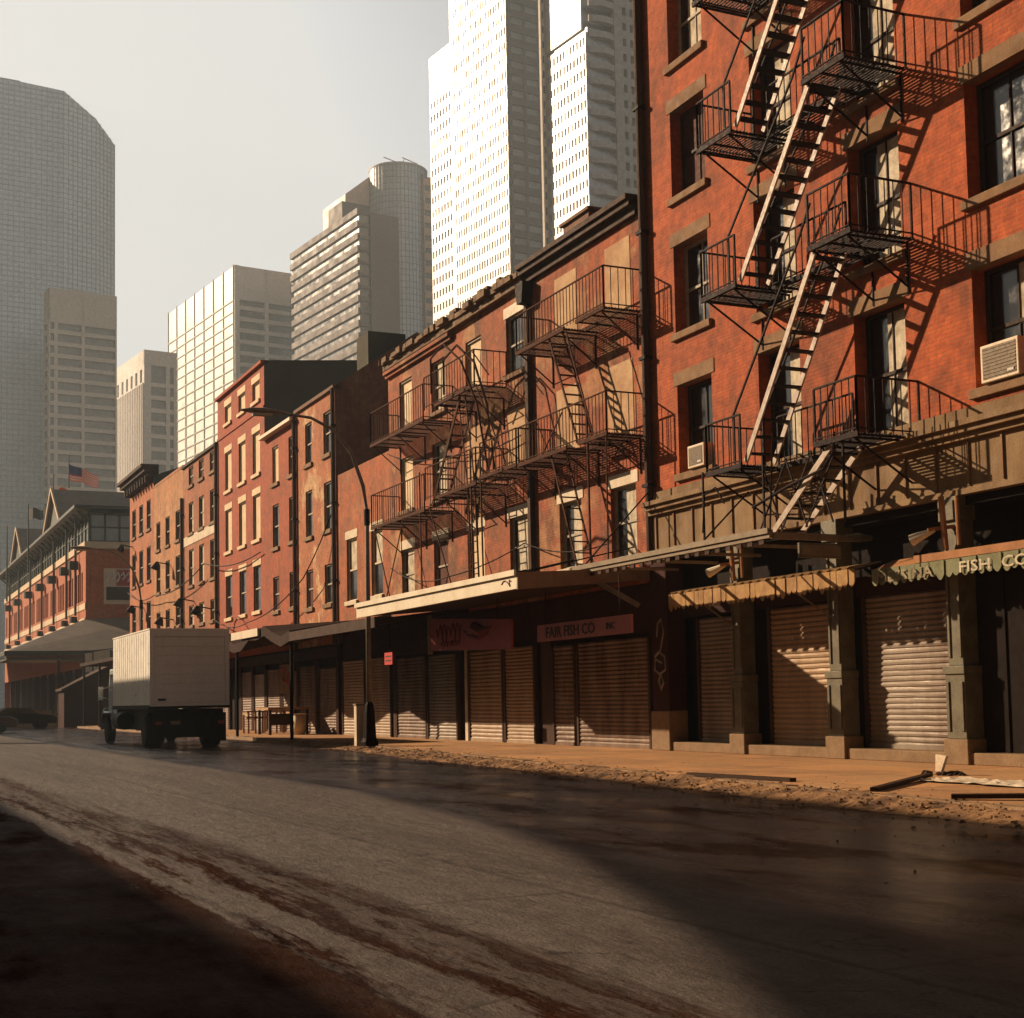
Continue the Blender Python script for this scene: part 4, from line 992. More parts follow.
g = MB(); g.box(-.45, -.33, .1, 9.6, .75, 1.0); g.box(.33, .45, .1, 9.6, .75, 1.0); g.box(-1.1, 1.1, .2, .45, .6, .8); g.box(-.9,.9,1.9,2.1,.5,.75); g.box(-1.1,1.1,.5,1.6,1.0,1.2); g.build('chassis', M['steel_dark'], T, local=True)
g = MB(); g.box(-1.12, 1.12, .15, .19, .32, 1.24); g.box(-1.1, -1.05, .2, 5.5, .55, 1.24); g.box(1.05, 1.1, .2, 5.5, .55, 1.24); g.build('under_panel', M['steel_dark'], T, local=True)  # dark panels added to block light under the truck
for sx in (-1, 1):
    g = MB(); g.box(sx*1.0-.09, sx*1.0+.09, -.09, -.052, .74, .84); g.build('tail_lamp', M['sign_pink'], T, local=True)
g = MB(); g.box(-.62, -.32, -.08, -.052, .74, .86); g.build('number_plate', M['fascia_brown'], T, local=True)
g = MB(); g.box(-.5, -.1, -.09, -.05, zb-.2, zb-.16); g.build('door_handle', M['steel_dark'], T, local=True)
g = MB(); g.box(-1.15, 1.15, -.05, .12, .55, .68); g.build('rear_bumper', M['steel_dark'], T, local=True)
for sx in (-1, 1):
    g = MB(); g.box(sx*1.0-.26, sx*1.0+.26, .35, .38, .18, 1.1); g.build('mud_flap', M['rubber'], T, local=True)
def wheel(P, x, y, r, wd):
    g = MB(); g.tube([(x-wd/2,y,r),(x-wd/2+.03,y,r),(x+wd/2-.03,y,r),(x+wd/2,y,r)], [r*.93,r,r,r*.93], 24); o = g.build('wheel', M['rubber'], P, local=True)
    g = MB(); g.tube([(x-wd/2-.01,y,r),(x+wd/2+.01,y,r)], r*.55, 16); g.build('rim', M['steel_dark'], o, local=True)
for sx in (-1, 1):
    wheel(T, sx*.95, 1.3, .5, .55); wheel(T, sx*1.12, 8.6, .48, .28)
g = MB(); g.prism([(7.1,1.0),(9.0,1.0),(9.0,1.95),(8.75,2.75),(7.1,2.75)], 'x', -1.12, 1.12); g.prism([(9.0,.95),(10.4,.95),(10.4,1.7),(10.25,1.85),(9.0,1.95)], 'x', -.85, .85); g.build('cab', M['cab'], T, local=True, bevel=.05)
for sx in (-1, 1):
    g = MB(); pts = []
    for i in range(9):
        a = math.pi*i/8; pts.append((sx*1.12, 8.6+.68*math.cos(a), .5+.66*math.sin(a)))
    for p, q in zip(pts[:-1], pts[1:]): g.bar(p, q, .5, .05, up=(0, math.cos(1), 1))
    g.build('fender', M['cab'], T, local=True)
    g = MB(); g.tube([(sx*1.12,9.35,1.2),(sx*1.12,9.5,1.2)], [.13,.12], 12); g.build('headlight', M['chrome'], T, local=True)
    g = MB(); g.bar((sx*1.1,8.7,1.6),(sx*1.45,8.7,1.75),.03); g.bar((sx*1.1,8.7,2.1),(sx*1.45,8.7,2.0),.03); g.box(sx*1.45-.09, sx*1.45+.09, 8.68, 8.74, 1.6, 2.1); g.build('mirror', M['chrome'], T, local=True)
    g = MB(); g.box(min(sx*1.124, sx*1.13), max(sx*1.124, sx*1.13), 7.9, 8.65, 1.95, 2.55); g.build('door_window', M['glass'], T, local=True)
g = MB(); g.tube([(-1.3,4.2,.85),(-1.3,5.3,.85)], .3, 16); g.build('fuel_tank', M['steel_dark'], T, local=True)

# ================================================================== junk on the pavement
t = thing('wooden_crate', 'slatted timber crate frame standing on the pavement left of the table', 'crate', (15.9, 59.6, SB))
g = MB()
for z in (.75, 1.0): g.box(15.0, 17.0, 59.0, 59.06, z, z+.07)
for i in range(7): g.box(15.05+i*.3, 15.13+i*.3, 59.0, 59.05, SB, 1.0+.01*i)
for i in range(3): g.box(15.05+i*.9, 15.13+i*.9, 59.8, 59.86, SB, 1.05)
for x in (15.05, 16.9): g.box(x, x+.06, 59.07, 59.8, .9, 1.0)
g.build('slats', M['wood'], t)
t = thing('fish_table', 'dark work table with a pale board top under the ragged canopy', 'table', (15.8, 56, SB))
g = MB(); g.box(14.9, 16.6, 55.2, 57.0, 1.1, 1.2); g.build('table_top', M['wood'], t)
for (x, y) in ((15,55.3),(16.5,55.3),(15,56.9),(16.5,56.9)): g = MB(); g.box(x-.05, x+.05, y-.05, y+.05, SB, 1.1); g.build('leg', M['wood_dark'], t)
g = MB(); g.box(15.0, 16.5, 55.35, 55.4, .5, .95); g.build('apron', M['wood_dark'], t)
t = thing('bucket', 'pale bucket standing at the right end of the work table', 'bucket', (15.9, 54.3, SB))
g = MB(); g.tube([(15.9,54.3,SB),(15.9,54.3,.9)], [.22,.28], 16); g.build('bucket_body', M['plastic_sheet'], t, smooth=True)
g = MB(); g.tube([(15.9,54.3,.9),(15.9,54.3,.94)], .3, 16); g.build('rim', M['dirty_white'], t)
t = thing('plank', 'long dark plank lying on the pavement before the right shutters', 'plank', (12.5, 15, SB))
g = MB(); g.bar((11.5,14.3,SB+.03),(13.85,16.0,SB+.05),.10,.05); g.build('board', M['wood_dark'], t)
t = thing('plank', 'short dark plank lying near the kerb below the middle shutter', 'plank', (12, 17.7, SB))
g = MB(); g.bar((11.75,19.0,SB+.025),(11.95,16.6,SB+.03),.12,.05); g.build('board', M['wood_dark'], t)
t = thing('plank', 'splintered plank end lying half in the gutter at the right', 'plank', (11.2, 12, SB))
g = MB(); g.bar((11.3,12.7,SB+.04),(11.9,12.1,SB+.05),.16,.05); g.build('board', M['wood_dark'], t)
t = thing('plastic_sheet', 'crumpled white sheet of wrapping lying flat at the right edge', 'wrapping', (13.6, 14.3, SB))
g = MB(); nx, ny = 12, 18; H = {}
for i in range(nx+1):
    for j in range(ny+1):
        H[i,j] = (13.2+i*.07+.05*math.sin(j*.8), 13.3+j*.13+.04*math.sin(i*1.1), SB+.012+.022*random.random()+(.02 if (i*j)%7==3 else 0))
for i in range(nx):
    for j in range(ny): g.quad(H[i,j], H[i+1,j], H[i+1,j+1], H[i,j+1])
g.build('sheet', M['plastic_sheet'], t)
t = thing('litter_bag', 'torn dark bag with an upright flap before the green pilaster', 'bag', (14.55, 16.45, SB))
g = MB()
for i in range(10): lump(g, 14.5+random.uniform(-.1,.25), 16.4+random.uniform(-.35,.35), SB, random.uniform(.07,.14), .5)
g.build('bag_body', M['wood_dark'], t)
g = MB(); g.hexa([(14.5,16.5,SB+.05),(14.55,16.5,SB+.05),(14.55,16.62,SB+.05),(14.5,16.62,SB+.05),(14.5,16.38,SB+.28),(14.55,16.38,SB+.28),(14.55,16.6,SB+.3),(14.5,16.6,SB+.3)]); g.build('flap', M['plastic_sheet'], t)

# ================================================================== market building
K = thing('market_hall', 'long brick market hall with glazed top storey, gables and flags in the left distance', 'building', (17, 118, SB))
KX = 17.0; y0, y1 = 118., 184.
ops = []; y = 119.6
while y < 182:
    for i in range(4): ops.append((y+i*1.05, y+i*1.05+.75, 9.95, 12.3))
    y += 5.6
ops = [o for o in ops if o[1] < 183]
facade(ops, y0, y1, 4.5, 14.1, M['brickM'], K, x=KX, depth=.4)
g = MB(); g.box(KX+.35, KX+.38, y0, y1, 9.9, 12.4); g.build('window_glass', M['glass'], K)
g = MB(); g.quad((KX,y0,4.5),(KX+30,y0,4.5),(KX+30,y0,14.1),(KX,y0,14.1)); g.quad((KX,y1,0),(KX+30,y1,0),(KX+30,y1,14.1),(KX,y1,14.1)); g.each('end_wall', M['brickM'], K)
g = MB(); g.box(KX-.12, KX+30, y0-.12, y1, 14.103, 14.65); g.box(KX-.06, KX+.1, y0+.0, y1, 9.2, 9.7); g.box(KX-.1, KX+.1, y0-.0, y1, 8.2, 8.5); g.build('stone_band', M['mk_band'], K)
g = MB(); g.box(KX+.3, KX+29, y0+.3, y1-.3, 14.653, 17.0); g.build('glazed_storey', M['mk_glass'], K)
g = MB(); y = y0+.25
while y < y1: g.box(KX+.2, KX+.36, y-.1, y+.1, 14.653, 17.0); y += 1.9
for z in (14.66, 15.8, 16.85): g.box(KX+.24, KX+.34, y0+.2, y1-.3, z, z+.12); g.box(KX+.3, KX+29, y0+.24, y0+.29, z, z+.12)
x = KX+.4
while x < KX+29: g.box(x-.07, x+.07, y0+.2, y0+.28, 14.66, 17.0); x += 1.15
y = y0+.5
while y < y1: g.bar((KX+.25,y,16.3),(KX-.7,y,17.25),.16); y += 2.4
g.build('metal_frame', M['mk_metal'], K)
r = MB(); r.quad((KX-1.0,y0-1,17.4),(KX-1.0,y1,17.4),(KX+9,y1,20.2),(KX+9,y0+4,20.2)); r.quad((KX-1,y0-1,17.4),(KX+30,y0-1,17.4),(KX+30,y0+4,20.2),(KX+9,y0+4,20.2)); r.build('roof', M['mk_roof'], K)
g = MB(); g.box(KX-1.05, KX-.9, y0-1.1, y1, 17.2, 17.45); g.box(KX-.9, KX+30, y0-1.1, y0-.95, 17.2, 17.45); g.quad((KX-.9,y0-.9,17.2),(KX-.9,y1,17.2),(KX+.3,y1,17.0),(KX+.3,y0-.9,17.0)); g.build('eaves', M['mk_metal'], K)
for yc in (132.3, 162.3):
    g = MB(); g.prism([(yc-5.2,17.3),(yc+5.2,17.3),(yc,20.6)], 'x', KX-.6, KX-.4); gg = g.build('gable', M['mk_metal'], K)
    g = MB(); g.quad((KX-.9,yc-5.5,17.35),(KX-.9,yc,20.85),(KX+9,yc,20.85),(KX+9,yc-5.5,17.35)); g.quad((KX-.9,yc+5.5,17.35),(KX-.9,yc,20.85),(KX+9,yc,20.85),(KX+9,yc+5.5,17.35)); g.build('gable_roof', M['mk_roof'], gg)
    g = MB(); g.bar((KX-.95,yc-5.5,17.4),(KX-.95,yc,20.9),.15,.3); g.bar((KX-.95,yc+5.5,17.4),(KX-.95,yc,20.9),.15,.3); g.build('bargeboard', M['mk_band'], gg)
g = MB()
for y in (122, 127.5, 136, 145, 155, 166, 176): g.tube([(KX-.25,y,8.9),(KX-.25,y,17)], .10, 6); g.tube([(KX-.45,y,12.7),(KX-.45,y,13.4)], .42, 8); g.tube([(KX-.4,y,8.3),(KX-.4,y,8.8)], .3, 8)
g.each('downpipe', M['mk_metal'], K)
# ground floor recess and hipped canopy
g = MB(); g.box(KX+1.5, KX+29, y0+1.5, y1, SB, 4.5); g.build('ground_floor', M['darkred'], K)
g = MB()
for y in [118.3+6*i for i in range(11)]: g.box(KX+.1, KX+.6, y-.3, y+.3, SB, 8.2)
for x in (21, 25, 29, 33): g.box(x, x+.5, y0+.1, y0+.6, SB, 5)
for i in range(9): g.box(9.7+i*1.1, 9.9+i*1.1, 112, 112.2, SB, 5.3) if i in (0,4,8) else None
g.each('column', M['darkred'], K)
r = MB()
r.quad((10.2,110,5.5),(18,110,5.6),(24,118,8.7),(KX,118,8.4)); r.quad((10.2,110,5.5),(KX,118,8.4),(KX,184,8.4),(10.2,184,5.5)); r.quad((18,110,5.6),(30,110,5.6),(30,118,8.7),(24,118,8.7))
r.build('canopy_roof', M['mk_roof'], K)
g = MB(); g.box(10.1, 30, 109.9, 110.0, 5.2, 5.55); g.box(10.1, 10.2, 110, 184, 5.2, 5.5); g.box(10.3, 30, 110.2, 118, 4.9, 5.1); g.build('canopy_beam', M['mk_metal'], K)
g = MB(); g.bar((KX-.15, 118, 8.45), (10.15, 184, 5.5), .2) if False else g.box(10.0, 10.1, 150, 184, 5.5, 5.7); g.build('canopy_edge', M['mk_band'], K)
# end window with red lettering
g = MB(); g.box(KX+1.4, KX+7, y0-.06, y0-.005, 9.6, 12.5); g.build('end_window', M['mk_band'], K)
g = MB(); g.box(KX+1.6, KX+7, y0-.10, y0-.063, 9.95, 11.0); g.build('end_window_pane', M['glass'], K)
g = MB(); g.box(KX+2.4, KX+7, y0-.10, y0-.063, 11.1, 12.4); g.build('red_panel', M['sign_pink'], K)
g = MB(); xs = KX+1.5
for i in range(8):
    x = xs + i*.42; g.tube([(x,y0-.12,11.9),(x+.15,y0-.12,12.2),(x+.3,y0-.12,11.8),(x+.1,y0-.12,11.4+(i%2)*.2)], .07, 5)
g.build('red_panel_script', M['flag_white'], K)
# flags
def flag(label, px, py, zb_, zt_, mats, fx, fz, fw_, fh_, stripes, canton=None):
    t = thing('flag', label, 'flag', (px, py, zb_), 0, 'flags above the market hall')
    g = MB(); g.tube([(px,py,zb_),(px,py,zt_)], [.09,.05], 8); g.build('flagpole', M['mk_metal'], t)
    g = MB(); nx, nz = 14, stripes
    def P(i, j):
        u = i/nx; return (px + .05 + fw_*u, py + .28*math.sin(u*6.5)*u**.3, zt_ - .15 - fz - fh_*j/nz*(1-.22*u) - .42*fw_*u*fx - .09*math.sin(u*9+1))
    for i in range(nx):
        for j in range(nz):
            g.mi = mats(i/nx, j/nz, j); g.quad(P(i,j), P(i+1,j), P(i+1,j+1), P(i,j+1))
    g.build('cloth', [M['flag_red'], M['flag_white'], M['flag_blue'], M['flag_green']], t)
flag('red and white striped flag with blue canton, the highest over the market', 18.6, 140, 19, 25.3, lambda u, v, j: 2 if (u < .42 and v < .54) else j % 2, 1.0, .6, 2.7, 1.5, 13)
flag('pink and white flag lower and left of the striped one', 17.2, 140, 17.4, 23.5, lambda u, v, j: 1 if u < .28 else (0 if v > .15 else 1), .45, .9, 1.7, 1.35, 6)
flag('small dark green and white flag, leftmost on the market roof', 14.95, 140, 14, 20.5, lambda u, v, j: 1 if u < .22 else 3, .5, .15, 1.3, 1.1, 6)
t = thing('flagpole', 'bare flagpole at the far left of the market roof', 'flagpole', (14.0, 150, 12)); g = MB(); g.tube([(14.0,150,12),(14.0,150,19.5)], [.09,.05], 8); g.build('pole', M['mk_metal'], t); g = MB(); g.tube([(14,150,19.5),(14,150,19.7)], .1, 8); g.build('finial', M['mk_band'], t)
# small things before the market
t = thing('hanging_banner', 'pale double banner hanging from the market canopy corner', 'banner', (16.6, 108.5, 4))
g = MB(); g.quad((15.6,108.6,3.9),(16.1,108.5,3.9),(16.1,108.5,5.35),(15.6,108.6,5.3)); g.quad((16.2,108.5,3.95),(17.3,108.3,4.0),(17.35,108.3,5.6),(16.2,108.5,5.4)); g.build('cloth', M['fascia_white'], t)
g = MB(); g.bar((15.5,108.6,5.4),(17.6,108.3,5.65),.06); g.build('rail', M['iron'], t)
t = thing('barrier', 'low sunlit concrete barrier before the dark market arcade', 'barrier', (12.2, 108, 0))
g = MB(); g.prism([(108,.0),(108.6,.0),(108.45,.45),(108.38,.95),(108.2,.95),(108.15,.45)], 'x', 9.8, 13.8); g.build('barrier_body', M['conc'], t)
g = MB(); g.box(10.2, 13.2, 108.1, 108.5, .953, 1.15); g.build('top_plank', M['wood'], t)
t = thing('kiosk', 'dark shed with a sloping roof edge beside the truck cab', 'shed', (14.4, 104, 0))
g = MB(); g.prism([(13.4,0),(16.6,0),(16.6,4.2),(13.4,2.6)], 'y', 103, 106); g.build('walls', M['darkred'], t)
g = MB(); g.hexa([(13.2,102.8,2.5),(16.8,102.8,4.3),(16.8,106.2,4.3),(13.2,106.2,2.5),(13.2,102.8,2.62),(16.8,102.8,4.42),(16.8,106.2,4.42),(13.2,106.2,2.62)]); g.build('roof', M['cornice_dark'], t)
for i, (cx, cy, lb, m) in enumerate(((6.0,84.,'dark low car at the far left, partly in shade','car'),(10.1,100.,'dark car parked before the low concrete barrier','steel_dark'))):
    t = thing('parked_car', lb, 'car', (cx, cy, 0), R(-84), 'parked cars')
    g = MB(); g.prism([(-2.3,.35),(2.3,.35),(2.32,.75),(2.0,.9),(1.1,.98),(.55,1.4),(-.9,1.42),(-1.6,1.0),(-2.25,.92)], 'x', -.86, .86); g.build('body', M[m], t, local=True, bevel=.06)
    g = MB(); g.prism([(1.0,1.0),(.5,1.36),(-.85,1.38),(-1.45,1.02)], 'x', -.868, .868); g.build('side_window', M['glass'], t, local=True)
    for sx in (-1, 1):
        for yy_ in (-1.4, 1.4): wheel(t, sx*.78, yy_, .32, .2)
    for sx in (-1, 1): g = MB(); g.box(sx*.6-.15, sx*.6+.15, 2.30, 2.34, .6, .75); g.build('headlight', M['chrome'], t, local=True)

# ================================================================== towers
AZ = R(7.1)
def tower(label, x, y, name='tower', az=AZ):
    return thing(name, label, 'skyscraper', (x, y, 0), az, 'towers of the financial district')
def face_left(g, y0, y1, z0, z1, d, nv, zs, pier=.5, span=1.2, x=0.):
    """piers + spandrels on the local x=0 face (street side), proud by d"""
    if nv:
        for i in range(nv+1): yy_ = y0+(y1-y0)*i/nv; g.box(x-d, x, max(y0, yy_-pier/2), min(y1, yy_+pier/2), z0, z1)
    for z in zs: g.box(x-d+.03, x, y0, y1, z, min(z+span, z1))
def face_front(g, x0, x1, z0, z1, d, nv, zs, pier=.5, span=1.2, y=0.):
    if nv:
        for i in range(nv+1): xx = x0+(x1-x0)*i/nv; g.box(max(x0, xx-pier/2), min(x1, xx+pier/2), y-d, y, z0, z1)
    for z in zs: g.box(x0, x1, y-d+.03, y, z, min(z+span, z1))
def fl(z0, z1, h): 
    r = []; z = z1
    while z > z0: r.append(z); z -= h
    return r
# white gridded tower
T = tower('white gridded tower with seven bright bays and a blank top band', 116.5, 470)
g = MB(); g.box(0, 34, 0, 68, 0, 149); g.build('core', M['t_glass'], T, local=True)
g = MB(); g.box(-.5, -.003, 0, 68, 0, 149.3); g.build('panel_wall', M['t_cream'], T, local=True)
g = MB(); face_left(g, 0, 68, 0, 150, .30, 7, fl(40, 137.5, 3.9), .55, .35, -.5); g.build('rib', M['t_grey'], T, local=True)
g = MB(); g.box(-.5, 34, -.9, -.003, 138, 149.6)
face_front(g, -.5, 34, 0, 149.6, .9, 3, fl(40, 134.6, 3.9), 1.3, 1.4); g.box(-.5,1.2,-1.0,-.9,0,149.7); g.build('front_wall', M['t_pale'], T, local=True)
# banded brown tower
T = tower('banded brown office tower with long slanting window stripes', 136.9, 400)
g = MB(); g.box(0, 13, 0, 51, 0, 148.6); g.build('core', M['t_glass'], T, local=True)
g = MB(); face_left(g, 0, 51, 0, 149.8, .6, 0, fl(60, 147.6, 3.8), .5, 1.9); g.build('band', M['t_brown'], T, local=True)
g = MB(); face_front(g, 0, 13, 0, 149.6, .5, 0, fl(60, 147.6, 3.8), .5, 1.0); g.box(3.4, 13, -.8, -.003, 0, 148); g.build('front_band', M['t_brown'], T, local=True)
g = MB(); g.box(-.3, 9, 11, 21, 148.6, 155); g.build('plant_room', M['t_brown'], T, local=True)
# round tower
T = tower('round pale glass tower with fine square grid and roof aerial', 169.0, 440)
cx, cy, rr, zt = 0., 9., 9.9, 181.5
g = MB(); g.tube([(cx,cy,0),(cx,cy,zt)], rr, 48); g.build('glass_drum', M['t_glassp'], T, local=True)
g = MB()
for i in range(48):
    a = math.tau*i/48; g.box(cx+rr*math.cos(a)-.09, cx+rr*math.cos(a)+.09, cy+rr*math.sin(a)-.09, cy+rr*math.sin(a)+.09, 0, zt)
for z in fl(60, zt-.6, 2.1): g.tube([(cx,cy,z),(cx,cy,z+.18)], rr+.08, 48, cap=False)
g.build('mullion_grid', M['t_line'], T, local=True)
g = MB(); g.tube([(cx,cy,zt),(cx,cy,zt+.4)], rr+.2, 48); g.build('parapet', M['t_pale'], T, local=True)
g = MB(); g.box(4.6, 16, -1, 14, 0, 178); g.build('flat_wing', M['t_glass'], T, local=True)
g = MB()
for i, z in enumerate(fl(60, 175, 4.3)): g.box(4.6, 16, -1.3, -1.003, z, z+2.4)
g.box(4.3, 4.6, -1.3, 0, 60, 179); g.build('wing_band', M['t_warm'], T, local=True)
g = MB(); g.prism([(-18.5,150),(-18.5,172),(-9,180),(-9,150)], 'y', 12, 30); g.build('sloping_wing', M['t_warm'], T, local=True)
g = MB(); g.bar((cx,cy-3,zt),(cx,cy-3,zt+2.5),.3); g.bar((cx-7,cy-3,zt+3.4),(cx-1,cy-3,zt+2.4),.25); g.bar((cx+0,cy-3,zt+4.6),(cx+6,cy-3,zt+3.4),.25); g.bar((cx,cy-3,zt+2.5),(cx-2,cy-3,zt+2.6),.2); g.bar((cx,cy-3,zt+2.5),(cx+1,cy-3,zt+4.4),.2); g.build('aerial', M['t_line'], T, local=True)
# brilliant white tower A
T = tower('dazzling white stone tower with setback shoulder, left of the pair', 154.5, 330)
g = MB(); g.box(0, 16, 0, 41.7, 0, 185); g.box(0, 16, 0, 29.4, 0, 230); g.build('core', M['t_core'], T, local=True)
def punched(g, y0, y1, z0, z1, n, fh, grp=0):
    for z in fl(z0, z1, fh): g.box(-.45, -.003, y0, y1, z, min(z+fh*.5, z1+1))
    for i in range(n+1):
        yy_ = y0+(y1-y0)*i/n; wd = .62*(y1-y0)/n if (grp and i % grp == 0) else .45*(y1-y0)/n
        g.box(-.42, -.003, max(y0, yy_-wd/2), min(y1, yy_+wd/2), z0-30, z1)
g = MB(); punched(g, 0, 29.4, 60, 229, 22, 3.95, 0); punched(g, 29.5, 41.7, 60, 176, 7, 3.95, 0)
g.box(-.47, -.003, 29.5, 41.7, 172, 185.4); g.box(-.5, -.46, 27.6, 29.6, 0, 230)
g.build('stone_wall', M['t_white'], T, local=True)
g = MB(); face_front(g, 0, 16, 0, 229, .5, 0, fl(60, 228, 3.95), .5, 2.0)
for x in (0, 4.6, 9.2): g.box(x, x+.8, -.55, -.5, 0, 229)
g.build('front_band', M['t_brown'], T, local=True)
# brilliant white tower B with balconies
T = tower('dazzling white apartment tower with stacked curved balconies, right of the pair', 127.0, 235)
g = MB(); g.box(0, 30, 0, 13.8, 0, 130); g.box(0.0, 30, 1.4, 13.8, 130.003, 160); g.build('core', M['t_core'], T, local=True)
g = MB(); punched(g, 0, 13.8, 40, 128, 12, 3.1, 0); g.box(-.42, -.003, 1.4, 13.8, 130, 160)
g.build('stone_wall', M['t_white'], T, local=True)
g = MB(); g.box(-.45, 2.2, 13.803, 14.6, 0, 160)
g.box(-1.5, -.453, 13.9, 14.6, 0, 160)
g.build('return_wall', M['t_beige'], T, local=True)
g = MB()
for z in fl(40, 156, 3.1): g.box(-1.15, -.8, 13.85, 13.897, z, z+1.5)
g.build('slot_window', M['t_glass'], T, local=True)
# front: balcony bay and punched wall
g = MB()
for z in fl(30, 156, 3.1):
    n = 8; x0, x1 = .3, 5.6; pts = []
    for i in range(n+1): u = i/n; pts.append((x0+(x1-x0)*u, -.25-1.1*math.sin(math.pi*u*.75)))
    for (a, b), (c_, d_) in zip(pts[:-1], pts[1:]): g.hexa([(a,b,z),(c_,d_,z),(c_,0,z),(a,0,z),(a,b,z+1.25),(c_,d_,z+1.25),(c_,0,z+1.25),(a,0,z+1.25)])
g.each('balcony', M['t_pale'], T, local=True)
g = MB(); Z = fl(30, 157, 3.1)
xs = [(5.6,7.6),(8.5,9.4),(10.3,14),(14.9,15.8),(16.7,30)]
for a, b in xs: g.box(a, b, -1.2, -.003, 0, 160)
for z in Z:
    for a, b in ((7.6,8.5),(9.4,10.3),(14,14.9),(15.8,16.7)): g.box(a, b, -1.2, -.003, z, z+1.5)
g.build('front_wall', M['t_beige'], T, local=True)
# big blue-grey glass tower on the far left
T = tower('huge blue-grey glass tower with faceted sloping crown at the far left', 51.8, 402)
P0 = [(-40,10),(-17.5,1),(0,0),(9.5,2),(15.6,5),(15.6,22),(-40,30)]
tops = {0:166,1:173.0,2:172.4,3:167,4:161.8,5:161.8,6:166}
g = MB(); n = len(P0)
b_ = [(x,y,0) for x,y in P0]; t_ = [(x,y,tops[i]) for i,(x,y) in enumerate(P0)]
for i in range(n): j = (i+1) % n; g.quad(b_[i], b_[j], t_[j], t_[i])
g.quad(*t_); g.build('glass_wall', M['t_glassb'], T, local=True)
g = MB()
for i in range(5):
    (xa,ya),(xb,yb) = P0[i], P0[i+1]; L = math.hypot(xb-xa, yb-ya)
    if i == 4: continue
    nx_, ny_ = (yb-ya)/L, -(xb-xa)/L
    o_ = .12
    k = int(L/1.35)
    for q in range(k+1):
        u = q/k; x_, y_ = xa+(xb-xa)*u+nx_*o_, ya+(yb-ya)*u+ny_*o_; zt_ = tops[i]+(tops[i+1]-tops[i])*u
        g.bar((x_,y_,0),(x_,y_,zt_),.15)
    z = 30
    while z < 173:
        # stop each line where the sloping crown cuts it
        u0, u1 = 0., 1.; ta, tb = tops[i], tops[i+1]
        if z > max(ta, tb): break
        if z > ta: u0 = (z-ta)/(tb-ta)
        if z > tb: u1 = (z-ta)/(tb-ta)
        g.bar((xa+(xb-xa)*u0+nx_*o_, ya+(yb-ya)*u0+ny_*o_, z), (xa+(xb-xa)*u1+nx_*o_, ya+(yb-ya)*u1+ny_*o_, z), .15, .25)
        z += 1.4
g.build('mullion_grid', M['t_lineb'], T, local=True)
# beige banded block before it
T = tower('beige block with ribbon windows standing before the huge glass tower', 45.0, 375)
g = MB(); g.box(0, 17.0, 0, 4.5, 0, 107); g.build('core', M['t_glass'], T, local=True)
g = MB(); g.box(-.4, 17.0, -.8, -.003, 99.5, 108.4); g.box(-.4, -.003, -.8, 4.5, 99.5, 108.4)
face_front(g, -.4, 17.0, 0, 108, .8, 2, fl(50, 96.7, 3.1), .8, 1.05); face_front(g, 1.0, 1.9, 0, 108, .7, 0, [0], .1, 108)
face_left(g, 0, 4.5, 0, 108, .4, 1, fl(50, 96.7, 3.1), .8, 1.05)
g.build('stone_band', M['t_beige'], T, local=True)
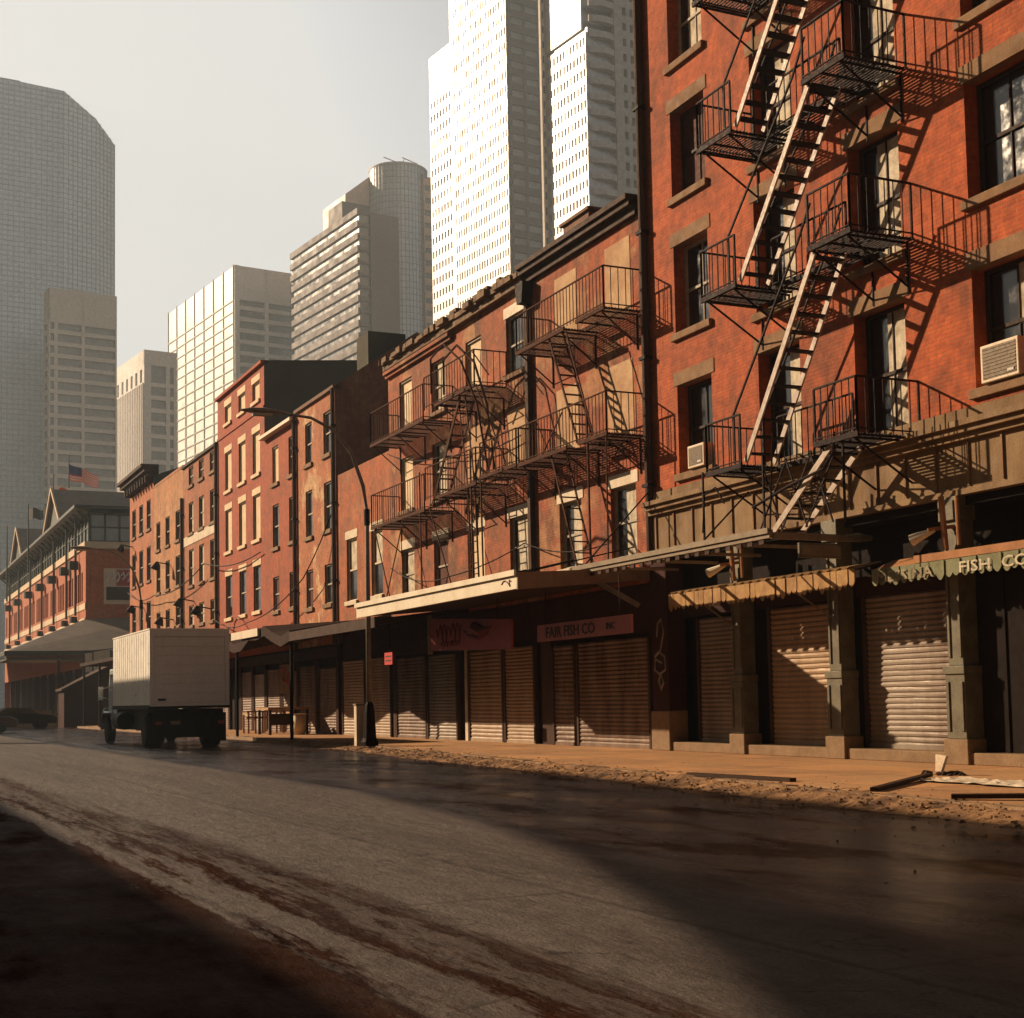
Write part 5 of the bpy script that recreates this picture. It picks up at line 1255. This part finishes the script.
# small pale corner tower
T = tower('lower pale corner tower with a row of small square windows near its top', 79.1, 430)
g = MB(); g.box(0, 9.3, 0, 33, 0, 107); g.build('core', M['t_glass'], T, local=True)
g = MB(); g.box(-.5, -.003, 0, 33, 102.5, 108.1); g.box(-.5, -.003, 0, 33, 40, 98.5)
for i in range(8): yy_ = 33*i/7.; g.box(-.5, -.003, max(0,yy_-1.3), min(33,yy_+1.3), 98.5, 102.5)
for i in range(20): yy_ = 33*i/19.; g.box(-.9, -.5, yy_-.2, yy_+.2, 40, 98)
g.build('stone_wall', M['t_pale'], T, local=True)
g = MB(); g.box(-.5, 9.5, -.7, -.003, 103.5, 108.1); g.box(-.5, 1.6, -.75, -.003, 0, 108); g.box(6.2, 7.4, -.75, -.003, 0, 108); g.box(8.6,9.5,-.75,-.003,0,108); face_front(g, 0, 9.5, 0, 104, .7, 0, fl(50, 97, 3.9), .5, 1.3)
g.build('front_wall', M['t_pale'], T, local=True)
T = tower('low dark block at the very left edge below the glass tower', 10, 260, 'office_block')
g = MB(); g.box(-14, 6, 0, 20, 0, 26.5); g.build('core', M['t_glass'], T, local=True)
g = MB(); face_front(g, -14, 6, 0, 27, .4, 5, fl(3, 24, 3.9), .6, 1.6); g.box(-14,6,-.5,0,25,27); g.build('stone_band', M['t_brown'], T, local=True)

# ================================================================== unseen elevated highway left of the camera, added and shaped to shade the carriageway
V = thing('elevated_highway', 'elevated roadway on steel columns running along the river side of the street', 'viaduct', (-12, 60, 0))
g = MB(); g.box(-30, -7.8, -60, 260, 6.6, 7.5); g.build('lower_deck', M['conc'], V)
g = MB()
for y in range(-50, 260, 22):
    for x in (-27, -14): g.box(x-.4, x+.4, y-.4, y+.4, 0, 6.6)
g.each('column', M['green'], V)
g = MB()
def dx(y): return max(-2.6, min(-1.35, -2.4 + (y-29)*.08))
def lx(y):
    for (a, u), (b, v) in zip(LXP[:-1], LXP[1:]):
        if a <= y <= b: return u + (v-u)*(y-a)/(b-a)
LXP = [(-60,-14),(17,-10.6),(20,-8.9),(22.4,-7.8),(24.6,-7.0),(27.4,-6.1),(31,-5.4),(37,-4.8),(260,-4.8)]  # ramp edge bent so its cast shade bounds the lit road strip
yy2 = [-60, 17, 20, 22.4, 24.6, 27.4, 31, 37, 42, 50, 60, 260]
for a, b in zip(yy2[:-1], yy2[1:]):
    g.hexa([(lx(a),a,9.0),(dx(a),a,9.0),(dx(b),b,9.0),(lx(b),b,9.0),(lx(a),a,9.9),(dx(a),a,9.9),(dx(b),b,9.9),(lx(b),b,9.9)])
g.build('upper_ramp', M['conc'], V)
g = MB()
for y in (-40, 12, 72, 130, 190): g.box(-4.2, -3.2, y-.5, y+.5, 0, 9.0)
g.each('ramp_column', M['green'], V)
